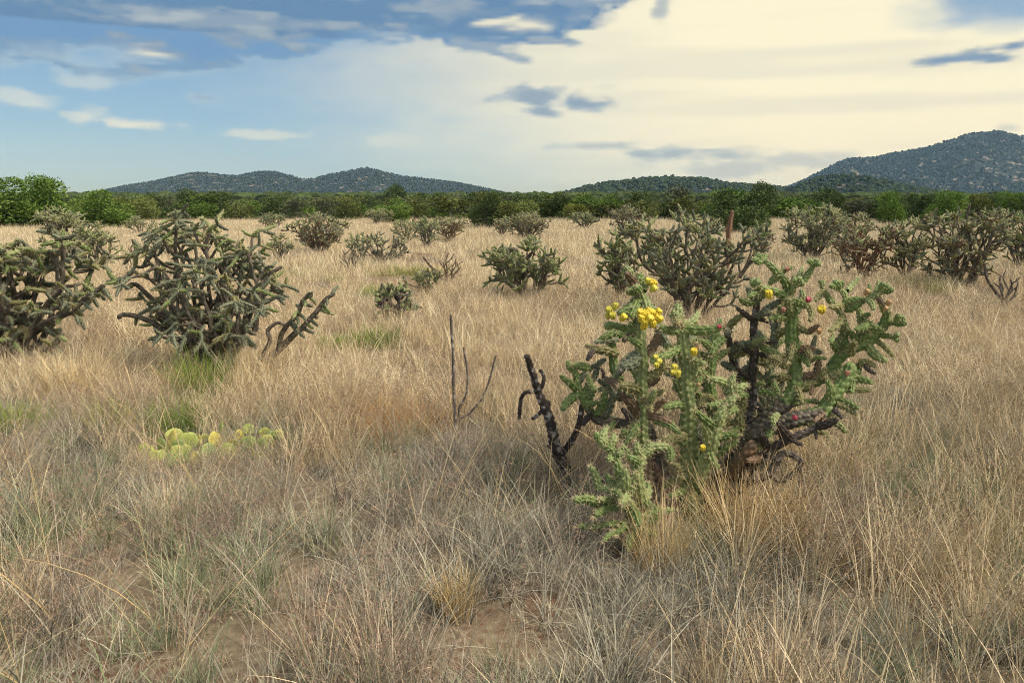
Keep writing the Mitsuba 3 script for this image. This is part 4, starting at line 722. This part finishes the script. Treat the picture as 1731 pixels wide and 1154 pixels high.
grow('dark green cholla with outstretched joints alone in the middle of the field', 888, 512, 420, 128, 9, .75, .15, .020, [GR, DU, GR], 101, 'mid', parts=200, flat=.45, arms=[([(888, 508, 0), (886, 470, 0), (884, 440, 0), (872, 422, 0), (858, 420, 0)], .034, .018, 2), ([(885, 440, 0), (898, 428, 0), (906, 432, 0)], .018, .012, 0)])
grow('small dark cholla seedling in the grass left of the bare stalks', 670, 552, 492, 50, 4, .8, .11, .020, [GR, DU, BK], 111, 'mid', parts=60, flat=.4)
grow('thin pale green cholla behind the small seedling', 720, 504, 468, 46, 5, .5, .12, .015, [OL, DU], 121, 'mid', flat=.3)
grow('bare dark dead cholla with crooked branches in the middle of the field', 757, 486, 436, 66, 5, .8, .14, .015, [BK], 131, 'mid', base_name='dead_cholla', cat='dead cactus', leafless=True, flat=.35, woody=np.array((.10, .075, .06)), arms=[([(752, 478, 0), (740, 462, 0), (725, 447, 0), (715, 434, 0)], .024, .014, 0)])
grow('low bare cholla left end of the gray clump in the left field', 595, 462, 418, 36, 5, .6, .12, .015, [BK], 141, 'mid', base_name='dead_cholla', cat='dead cactus', leafless=True, flat=.2, woody=np.array((.10, .085, .07)))
grow('low spreading gray cholla clump in the left middle of the field', 645, 447, 402, 92, 10, .6, .13, .015, [DU, BK, DU], 151, 'far', flat=.4, woody=np.array((.09, .075, .065)))
grow('green cholla at the left side of the low gray clump', 612, 440, 400, 40, 5, .7, .13, .016, [GR, DU], 155, 'far', flat=.3)
grow('dense round cholla thicket left of the low gray clump', 540, 430, 366, 112, 15, .8, .14, .017, [DU, OL, BR, DU], 161, 'far', flat=.4, woody=np.array((.10, .07, .055)))
grow('sparse upright cholla left of the dense round thicket', 474, 447, 400, 34, 5, .4, .13, .016, [DU, OL], 171, 'far', flat=.2)
grow('small green cholla at the field edge above the sparse upright one', 460, 389, 362, 44, 8, .7, .16, .018, [GR, DU], 181, 'far', flat=.4)
grow('low gray cholla near the bright round bush', 640, 382, 356, 52, 8, .7, .16, .018, [DU, OL], 186, 'far', flat=.5)
grow('left cholla of the row of three below the thin gray juniper', 688, 410, 376, 42, 7, .7, .15, .017, [OL, DU, GR], 191, 'far', flat=.4)
grow('green upright cholla in the middle of the row of three', 722, 416, 372, 40, 8, .7, .15, .017, [GR, DU], 196, 'far', flat=.4)
grow('brownish round cholla at the right of the row of three', 762, 410, 366, 56, 9, .7, .15, .018, [BR, DU, OL], 201, 'far', flat=.4, woody=np.array((.12, .08, .06)))
grow('round gray cholla below the large middle juniper pair', 892, 408, 364, 84, 11, .8, .16, .019, [DU, OL, DU, BR], 211, 'far', flat=.45)
grow('tiny green cholla in front of the round gray one', 898, 424, 404, 20, 3, .6, .12, .016, [GR], 214, 'far', flat=.3)
grow('short gray cholla left of the round gray one', 848, 402, 376, 36, 6, .6, .15, .018, [DU, BR], 217, 'far', flat=.4)
grow('dark gray cholla bush at the field edge right of the middle', 990, 388, 362, 56, 8, .7, .17, .02, [DU, DU, GR], 221, 'far', flat=.5)
grow('gray brown cholla at the field edge left of the background thicket', 1060, 398, 352, 62, 9, .7, .17, .02, [DU, BR], 226, 'far', flat=.4)
grow('open green cholla behind the cut off cholla at the left', 165, 456, 390, 72, 9, .6, .16, .018, [GR, DU, OL], 231, 'far', flat=.3)
grow('gray cholla standing between the cut off cholla and its right neighbour', 112, 440, 352, 64, 9, .7, .17, .02, [PA, DU, OL], 234, 'far', flat=.3)
grow('thin bare dead cholla left of the large drooping cholla', 226, 452, 405, 30, 4, .5, .12, .014, [BK], 237, 'far', base_name='dead_cholla', cat='dead cactus', leafless=True, flat=.2, woody=np.array((.11, .08, .07)))
grow('gray cholla half hidden behind the left side of the large drooping cholla', 278, 436, 388, 56, 7, .6, .15, .017, [DU, OL], 241, 'far', flat=.3)
grow('small gray cholla at the field edge below the olive juniper', 238, 398, 372, 44, 6, .6, .17, .018, [DU, OL], 244, 'far', flat=.4)
grow('tan dry cholla right of the tall dead stalk', 1284, 446, 385, 24, 4, .6, .14, .017, [BR, DU], 247, 'far', flat=.2, woody=np.array((.14, .09, .06)))
grow('low gray cholla in the background of the right group', 1432, 440, 362, 60, 8, .7, .16, .018, [OL, DU, BR], 251, 'far', flat=.4)
# the tall brown dead stalk over the background thicket
key = numbered('dead_stalk'); Yd = ground_at(1236, 470)[1]
P, t, L = curve([at(1232, 478, Yd), at(1230, 430, Yd), at(1232, 390, Yd), at(1238, 354, Yd)], .03, .01, 4)
V, f, C = stem_mesh(P, np.interp(t, [0, .5, .75, 1], [.02, .03, .045, .02]), 12, 6, .05, .5, wood_col((.19, .12, .085), (.30, .2, .15)), 2, .03, .003, (.35, .2, .13), 3, .3)
put(key, (V, f), 'old_wood', True, np.clip(C, 0, .9)); labels[key] = {'label': 'tall reddish brown dead stalk rising before the big dark juniper', 'category': 'stalk'}

# ---------------------------------------------------------------- prickly pear
PADS = {}
for k, col in enumerate(((.33, .43, .12), (.40, .47, .14), (.50, .48, .13), (.25, .37, .11))):
    m = trimesh.creation.icosphere(subdivisions=3); v = np.array(m.vertices)
    v = v * [.5, .085, .5]; v[:, 0] *= np.interp(v[:, 2], [-.5, .1, .5], [.72, 1.04, .92]); v[:, 2] += .47
    v = v + (meshkit.noise(v * 4 + k, k)[:, None] - .5) * [.05, .03, .05]
    C = np.array(col) * (.85 + .3 * meshkit.fbm(v * 6, 2, k)[:, None])
    parts = [(v, np.array(m.faces), C)]
    rg = np.random.default_rng(k)
    for gx in np.arange(-.4, .45, .13):
        for gz in np.arange(.08, .95, .13):
            x, z = gx + .065 * (int(round(gz / .13)) % 2), gz
            if (x / .46)**2 + ((z - .47) / .46)**2 > 1: continue
            for sgn in (-1, 1):
                y = sgn * .085 * math.sqrt(max(0, 1 - (x / .5)**2 - ((z - .47) / .5)**2))
                b = trimesh.creation.icosphere(subdivisions=0); bv = np.array(b.vertices) * [.017, .012, .017] + [x, y, z]
                parts.append((bv, np.array(b.faces), np.tile((.20, .13, .05), (len(bv), 1))))
                for s in range(2):
                    d = np.array([rg.normal(0, .5), sgn, rg.normal(0, .5)]) * .14
                    parts.append((np.array([[x - .006, y, z], [x + .006, y, z], [x, y, z] + d]), np.array([[0, 1, 2]]), np.tile((.6, .5, .3), (3, 1))))
    V, f, C = join(parts)
    scene[f'pad_kind_{k}'] = {'type': 'shapegroup', 'pad': mikit.ply((V, f), 'cactus_skin', smooth=True, color=C)}
rng = np.random.default_rng(8)
for text, pads in (('yellow green prickly pear, left clump with the biggest round pads', [(282, 742, 26), (272, 752, 24), (290, 738, 24), (310, 744, 24), (300, 756, 22), (243, 760, 17), (262, 762, 18), (270, 768, 14), (289, 782, 30), (276, 776, 24), (310, 778, 22), (302, 762, 18), (285, 760, 18), (255, 768, 14), (318, 760, 16)]),
                   ('pale prickly pear, middle clump half sunk in the grass', [(350, 742, 18), (364, 745, 24), (362, 758, 24), (345, 760, 20), (335, 752, 18), (370, 722, 18), (352, 770, 20), (334, 772, 16), (374, 756, 18), (330, 744, 16)]),
                   ('yellowish prickly pear, right clump at the edge of the tall grass', [(424, 724, 15), (408, 736, 18), (415, 748, 20), (402, 752, 18), (438, 756, 22), (446, 746, 22), (460, 740, 18), (472, 733, 14), (452, 736, 16), (428, 760, 16), (434, 770, 14), (400, 765, 15), (442, 730, 16)])):
    key = numbered('prickly_pear'); labels[key] = {'label': text, 'category': 'prickly pear'}
    b = ground_at(np.mean([p[0] for p in pads]), max(p[1] for p in pads) + 8)
    for i, (x, y, d) in enumerate(pads):
        size = d * 1.42 * b[1] / F * 1.05; Y = b[1] + (max(p[1] for p in pads) - y) * .006 + rng.normal(0, .02)
        c = at(x, y, Y); z = max(c[2] - size * .5, .0)
        mt = T4().translate([c[0], c[1], z]).rotate([0, 0, 1], float(rng.normal(0, 38))).rotate([1, 0, 0], float(rng.normal(-8, 14))).rotate([0, 1, 0], float(rng.normal(0, 22))).scale(float(size))
        scene[f'{key}__pad' + (f'_{i:03d}' if i else '')] = {'type': 'instance', 'to_world': mt, 'g': {'type': 'ref', 'id': f'pad_kind_{rng.integers(4)}'}}


# ---------------------------------------------------------------- grass
def blades(rng, n, clumps, radius, h, width, tilt, curl, palette, segs=3, spread=.03, wind=0.0, heads=0.0, head_col=(.30, .22, .16)):
    """n blades standing in clumps; each blade a tapering curved ribbon of one colour."""
    a = rng.random(clumps) * 6.28; rr = radius * np.sqrt(rng.random(clumps)); cen = np.stack([np.cos(a) * rr, np.sin(a) * rr], 1)
    ch = .65 + .6 * rng.random(clumps); ct = rng.integers(0, len(palette), clumps)
    k = rng.integers(0, clumps, n); off = np.clip(rng.normal(0, spread, (n, 2)), -1.9 * spread, 1.9 * spread)
    base = np.c_[cen[k] + off, np.full(n, -.015)]
    az = np.arctan2(off[:, 1], off[:, 0]) + rng.normal(0, .9, n); ti = np.abs(rng.normal(tilt * .5, tilt, n)) + .03; cu = curl * rng.random(n) + .1
    L = (h[0] + (h[1] - h[0]) * rng.random(n)**1.4) * ch[k] * (1 + .3 * (rng.random(n) < .05))
    pal = np.asarray(palette); col = pal[np.where(rng.random(n) < .65, ct[k], rng.integers(0, len(pal), n))] * (.72 + .5 * rng.random((n, 1)))
    d_h = np.stack([np.cos(az), np.sin(az), 0 * az], 1); d_h = d_h + wind * np.array([1, .15, 0]); d_h /= np.linalg.norm(d_h, axis=1, keepdims=True)
    pts = [base]; p = base
    for s in range(segs):
        th = ti + cu * (s + .5) / segs
        p = p + (d_h * np.sin(th)[:, None] + np.array([0, 0, 1]) * np.cos(th)[:, None]) * (L / segs)[:, None]
        p = np.c_[p[:, :2], np.maximum(p[:, 2], .004 + .02 * rng.random(n))]
        pts.append(p)
    wv = np.cross(d_h, [0, 0, 1.0]) * np.cos(rng.random((n, 1)) * 3.14) + d_h * np.sin(rng.random((n, 1)) * 3.14) * .8
    wv /= np.linalg.norm(wv, axis=1, keepdims=True) + 1e-9
    w = width * (.55 + 1.1 * rng.random((n, 1))**1.6)
    rows = [np.stack([q - wv * w * (1 - .55 * s / segs) * .5, q + wv * w * (1 - .55 * s / segs) * .5], 1) for s, q in enumerate(pts[:-1])]
    V = np.concatenate([np.concatenate(rows, 1), pts[-1][:, None]], 1)
    m = V.shape[1]; f = []
    for s in range(segs - 1): f += [[2 * s, 2 * s + 1, 2 * s + 3], [2 * s, 2 * s + 3, 2 * s + 2]]
    f += [[2 * segs - 2, 2 * segs - 1, 2 * segs]]
    Fc = (np.arange(n)[:, None, None] * m + np.array(f)[None]).reshape(-1, 3)
    parts = [(V.reshape(-1, 3), Fc, np.repeat(col, m, 0))]
    if heads:
        sel = np.nonzero(rng.random(n) < heads)[0]
        o = np.repeat(pts[-1][sel], 7, 0); dn = np.repeat((pts[-2] - pts[-1])[sel], 7, 0) * rng.random((len(o), 1)) * .75
        d = rng.normal(0, 1, (len(o), 3)) + [0, 0, .8]; d /= np.linalg.norm(d, axis=1, keepdims=True); sd = np.cross(d, rng.normal(0, 1, (len(o), 3))); sd /= np.linalg.norm(sd, axis=1, keepdims=True)
        p = o + dn; v = np.stack([p, p + sd * width * .9 + d * .012, p + d * .022], 1).reshape(-1, 3)
        parts.append((v, np.arange(len(v)).reshape(-1, 3), np.repeat(np.asarray(head_col) * (.7 + .6 * rng.random((len(o), 1))), 3, 0)))
    return join(parts)


STRAWS = [(.68, .60, .44), (.60, .52, .37), (.75, .68, .52), (.53, .44, .30), (.64, .57, .44)]
GOLDS = [(.66, .53, .30), (.60, .48, .27), (.72, .60, .37), (.50, .38, .21)]
GRAYS = [(.44, .44, .38), (.36, .36, .31), (.53, .53, .46), (.25, .25, .22), (.12, .12, .115)]
SAGES = [(.27, .33, .20), (.34, .39, .27), (.21, .28, .17), (.40, .43, .31)]
VIOLETS = [(.38, .34, .31), (.46, .42, .37), (.28, .26, .24), (.52, .48, .41)]
LIVE = [(.17, .28, .05), (.23, .33, .065), (.30, .36, .09), (.15, .24, .055)]
KINDS = {}


def grass_kind(name, lod, variants, **kw):
    for q in range(variants):
        rg = np.random.default_rng(abs(hash((len(name), ord(name[0]), ord(name[-1]), lod, q))) % 10**6)
        V, f, C = blades(rg, **kw)
        g = f'grass_kind_{name}_{lod}_{q}'
        scene[g] = {'type': 'shapegroup', 'blades': mikit.ply((V, f), 'grass_blade', smooth=False, color=np.clip(C * (1.1 if lod else 1), 0, .85))}
        KINDS.setdefault((name, lod), []).append(g)


NV = 4
grass_kind('straw', 0, NV, n=204, clumps=5, radius=.20, h=(.20, .46), width=.0030, tilt=.30, curl=.7, palette=STRAWS, segs=4, spread=.018, wind=.25, heads=.25)
grass_kind('gray', 0, NV, n=297, clumps=7, radius=.22, h=(.10, .30), width=.0027, tilt=.50, curl=1.1, palette=GRAYS, segs=4, spread=.026, wind=.2)
grass_kind('sage', 0, NV, n=235, clumps=6, radius=.20, h=(.10, .27), width=.0030, tilt=.36, curl=.8, palette=SAGES + GRAYS[:2], segs=4, spread=.020, wind=.15)
grass_kind('violet', 0, NV, n=186, clumps=7, radius=.22, h=(.18, .40), width=.0022, tilt=.38, curl=.6, palette=VIOLETS, segs=4, spread=.028, wind=.25, heads=.8, head_col=(.33, .24, .20))
grass_kind('litter', 0, NV, n=198, clumps=14, radius=.26, h=(.08, .24), width=.0034, tilt=1.25, curl=.5, palette=GRAYS + VIOLETS[:3], segs=2, spread=.08)
grass_kind('stalk', 0, NV, n=15, clumps=5, radius=.22, h=(.30, .62), width=.0034, tilt=.55, curl=.7, palette=STRAWS + GOLDS[:2], segs=5, spread=.03, wind=.3, heads=.4, head_col=(.45, .38, .28))
for nm, pal, h, tl, cl, hd in (('straw', STRAWS, (.13, .34), .34, .8, .15), ('gray', GRAYS + STRAWS[:2], (.08, .22), .5, 1.0, 0), ('sage', SAGES + STRAWS[:2], (.08, .20), .40, .8, 0), ('violet', VIOLETS + STRAWS[:2], (.12, .28), .38, .6, .4)):
    grass_kind(nm, 1, NV, n=260, clumps=7, radius=.30, h=h, width=.0038, tilt=tl, curl=cl, palette=pal, segs=2, spread=.045, wind=.2, heads=hd)
    grass_kind(nm, 2, NV, n=200, clumps=12, radius=.55, h=(h[0] * .9, h[1] * .95), width=.0105, tilt=tl, curl=cl, palette=pal, segs=1, spread=.08, wind=.2)

rng = np.random.default_rng(31)
GN = {}


def lay(kind, lod, x, y, s=1.0):
    stuff = {'straw': 'straw_grass', 'gray': 'gray_grass', 'sage': 'sage_grass', 'violet': 'seeding_grass', 'litter': 'grass_litter', 'stalk': 'straw_grass'}[kind]
    GN[stuff] = GN.get(stuff, 0) + 1
    g = KINDS[kind, lod]
    scene[f'{stuff}__{GN[stuff]:03d}'] = {'type': 'instance', 'to_world': place(x, y, float(terrain(x, y)), s, s, s * (.85 + .35 * rng.random()), rng.normal(0, 55)), 'g': {'type': 'ref', 'id': g[rng.integers(len(g))]}}


BARE = [ground_at(160, 745)[:2], ground_at(215, 808)[:2], ground_at(60, 760)[:2], ground_at(330, 690)[:2], ground_at(790, 1140)[:2], ground_at(330, 985)[:2], ground_at(1240, 1080)[:2]]
CLEAR = [(*ground_at(px, py + 12)[:2], r) for px, py, r in ((345, 672, .2), (22, 726, .25), (182, 728, .16), (300, 735, .2), (570, 590, .22), (640, 588, .25), (638, 502, .35), (482, 474, .5), (690, 462, .9), (568, 478, .4), (1558, 492, .5), (1605, 985, .06), (32, 885, .07), (1478, 895, .09))]
FOOT = [(*ground_at(1085, 925)[:2], .24), (*ground_at(1215, 860)[:2], .34), (*ground_at(1310, 835)[:2], .26), (*ground_at(970, 825)[:2], .14), (*ground_at(1170, 885)[:2], .2)]
PEARS = [ground_at(px, 775)[:2] for px in (262, 302, 350, 418, 450)]
BR_R = [.40, .2, .26, .26, .13, .1, .1]


def scatter(y0, y1, per_m2, lod, margin):
    area = (y1**2 - y0**2) * .70 + 2 * margin * (y1 - y0)
    n = int(area * per_m2)
    ys = np.sqrt(y0**2 + (y1**2 - y0**2) * rng.random(n)); xs = (rng.random(n) * 2 - 1) * (ys * .70 + margin)
    p = np.stack([xs, ys, 0 * xs], 1)
    n1 = meshkit.fbm(p * .55, 3, 41); n2 = meshkit.fbm(p * .9 + 30, 3, 52); n3 = meshkit.fbm(p * 1.8, 2, 63)
    for k in range(n):
        x, y = xs[k], ys[k]
        dist = [math.hypot(x - c[0], y - c[1]) / r for c, r in zip(BARE, BR_R)]
        if min(dist) < 1 and rng.random() < .75:
            if lod == 0 and rng.random() < .5: lay('litter', 0, x, y, .6)
            continue
        if min(math.hypot(x - c[0], (y - c[1]) * (1 if y > c[1] else .6)) / c[2] for c in CLEAR) < 1: continue
        if lod == 0 and any(math.hypot(x - c[0], (y - c[1]) * (1 if y > c[1] else .7)) < c[2] for c in FOOT):
            if rng.random() < .55: lay(['litter', 'gray', 'straw'][rng.integers(3)], 0, x, y, .5)
            continue
        if lod == 0 and n3[k] < .40:
            if rng.random() < .9: lay('litter', 0, x, y, .9)
            if rng.random() < .55: lay(['gray', 'sage'][int(rng.random() < .5)], 0, x, y, .6)
            continue
        if min(math.hypot(x - c[0], (y - c[1]) * (1 if y > c[1] else .55)) for c in PEARS) < .30: continue
        grey = sstep(7.5, 3.2, y)                 # the short gray-green growth of the near ground gives way to taller straw further out
        w = {'straw': .30 + 1.5 * sstep(.40, .62, n1[k]) + 2.4 * (1 - grey), 'gray': .25 + 1.6 * grey * sstep(.4, .6, n2[k]), 'sage': .15 + 2.6 * grey * sstep(.6, .4, n2[k]), 'violet': .18 + .8 * sstep(.6, .4, n1[k]) * (.4 + .6 * grey)}
        q = np.array(list(w.values())); kind = list(w)[rng.choice(4, p=q / q.sum())]
        lay(kind, lod, x, y, .8 + .4 * rng.random())


scatter(1.7, 5.6, 28, 0, .9)
for k in range(150):
    y = math.sqrt(1.8**2 + (5.6**2 - 1.8**2) * rng.random()); lay('stalk', 0, (rng.random() * 2 - 1) * (y * .7 + .8), y, .7 + .4 * rng.random())
scatter(5.6, 14, 11, 1, 1.2)
scatter(14, 47, 3.2, 2, 2)
for k, text in (('straw_grass', 'pale straw coloured dry grass covering the field'), ('gray_grass', 'short curly gray dry grass in the foreground'), ('sage_grass', 'short gray green grass between the dry tufts'), ('seeding_grass', 'fine purplish seeding grass among the straw'), ('grass_litter', 'fallen dry grass litter lying on the soil')):
    labels[k] = {'label': text, 'category': 'grass', 'kind': 'stuff'}


for px, py in ((250, 800), (285, 802), (320, 796), (352, 790), (385, 792), (400, 782), (440, 786), (470, 778), (232, 780), (335, 766), (386, 762)):      # a few thin tufts among the pads
    p = ground_at(px, py); lay('violet' if px % 2 else 'straw', 0, p[0], p[1], .42)


# single tufts and green plants that stand out
def tuft(base, label, px, py, n, h, w, pal, seed, tilt=.22, curl=.5, spread=.05, cat='grass tuft', wind=.1, segs=4, heads=0):
    key = numbered(base); b = ground_at(px, py); rg = np.random.default_rng(seed)
    V, f, C = blades(rg, n, 1 if base == 'green_tuft' else 3, spread if base != 'green_tuft' else .01, h, w, tilt, curl, pal, segs, spread * (1.3 if base == 'green_tuft' else 1), wind, heads)
    put(key, (V + [b[0], b[1], float(terrain(b[0], b[1]))], f), 'grass_blade', False, np.clip(C, 0, .85)); labels[key] = {'label': label, 'category': cat}
    if spread >= .15 and base == 'green_tuft': labels[key]['kind'] = 'stuff'


G2 = GOLDS
tuft('grass_tuft', 'tall golden grass tuft right below the large cholla', 1275, 930, 900, (.25, .50), .0021, G2, 1, .32, .6, .07, wind=.15)
tuft('grass_tuft', 'small upright golden tuft in the lower middle foreground', 768, 1035, 320, (.16, .32), .0021, G2, 2, .20, .35, .03)
tuft('grass_tuft', 'orange tinted bushy grass clump left of the bare stalks', 655, 735, 1500, (.15, .36), .0026, [(.58, .38, .19), (.62, .44, .24), (.52, .33, .16)], 3, .38, .7, .16)
tuft('grass_tuft', 'second orange grass clump left of the first one', 600, 715, 900, (.15, .33), .0026, [(.58, .40, .21), (.6, .45, .27), (.5, .34, .19)], 4, .38, .7, .14)
tuft('grass_tuft', 'long golden grass under the right arm of the large cholla', 1400, 800, 1200, (.22, .48), .0022, STRAWS + G2[:1], 5, .4, .7, .13, wind=.35)
tuft('grass_tuft', 'golden grass tuft at the left foot of the large cholla', 1130, 965, 420, (.2, .42), .0020, G2 + STRAWS[:2], 6, .32, .7, .05)
tuft('grass_tuft', 'golden tall tuft below the cut off cholla at the left', 130, 668, 800, (.22, .46), .0030, G2 + STRAWS[:2], 7, .3, .6, .09)
tuft('grass_tuft', 'yellow tuft left of the green one under the large drooping cholla', 300, 668, 600, (.2, .42), .0030, G2 + SAGES[:1], 8, .3, .6, .07)
tuft('grass_tuft', 'golden tuft at the right foot of the large drooping cholla', 430, 655, 600, (.2, .42), .0030, STRAWS + G2, 9, .3, .6, .1)
for text, px, py, n, h, s in (('bright green grass tuft under the large drooping cholla', 345, 672, 420, (.15, .32), .06), ('green grass tuft at the left edge of the picture', 22, 726, 520, (.12, .26), .08), ('green grass tuft between the left edge and the prickly pears', 182, 728, 260, (.12, .24), .04), ('dark green grass tuft just behind the left prickly pear clump', 300, 730, 420, (.12, .26), .07),
                             ('green plant right of the large drooping cholla in the grass', 570, 590, 260, (.10, .18), .06), ('bright green weed beside the right one in the open grass', 640, 588, 300, (.10, .20), .08), ('green weed in the field left of the small seedling', 638, 502, 260, (.10, .2), .08), ('yellow green weed mat below the sparse upright cholla', 482, 474, 420, (.10, .2), .16), ('yellow green weed mat below the low gray clump', 690, 462, 700, (.10, .2), .3), ('small green weed left of the low gray clump', 568, 478, 200, (.10, .22), .07), ('green weed in front of the brown cholla at the right', 1558, 492, 420, (.10, .22), .2), ('small green weed at the right edge of the foreground', 1605, 985, 120, (.10, .2), .03), ('green weed right of the green drooping cholla arm', 120, 760, 140, (.08, .16), .05)):
    tuft('green_tuft', text, px, py, int(n * 1.6), (h[0] * 1.3, h[1] * 1.35), .0042 if py < 620 else .0030, LIVE, px, .4, .6, s, 'green plant')
tuft('gray_shrub', 'pale blue green feathery weed at the left edge of the foreground', 32, 880, 110, (.14, .30), .0032, [(.34, .44, .38), (.42, .50, .44)], 77, .12, .2, .012, 'weed')
tuft('gray_shrub', 'small pale green leafy weed right of the golden tuft', 1478, 888, 60, (.06, .14), .012, [(.24, .36, .20), (.30, .42, .25)], 78, .4, .5, .02, 'weed', segs=2)

# ---------------------------------------------------------------- air
scene['haze'] = {'type': 'cube', 'to_world': T4().translate([0, 0, 80.0]).scale([2600, 2600, 84.0]), 'bsdf': {'type': 'null'}, 'interior': {'type': 'ref', 'id': 'air'}}
labels['haze'] = {'label': 'thin bluish haze in the air over the plain and hills', 'category': 'haze', 'kind': 'stuff'}
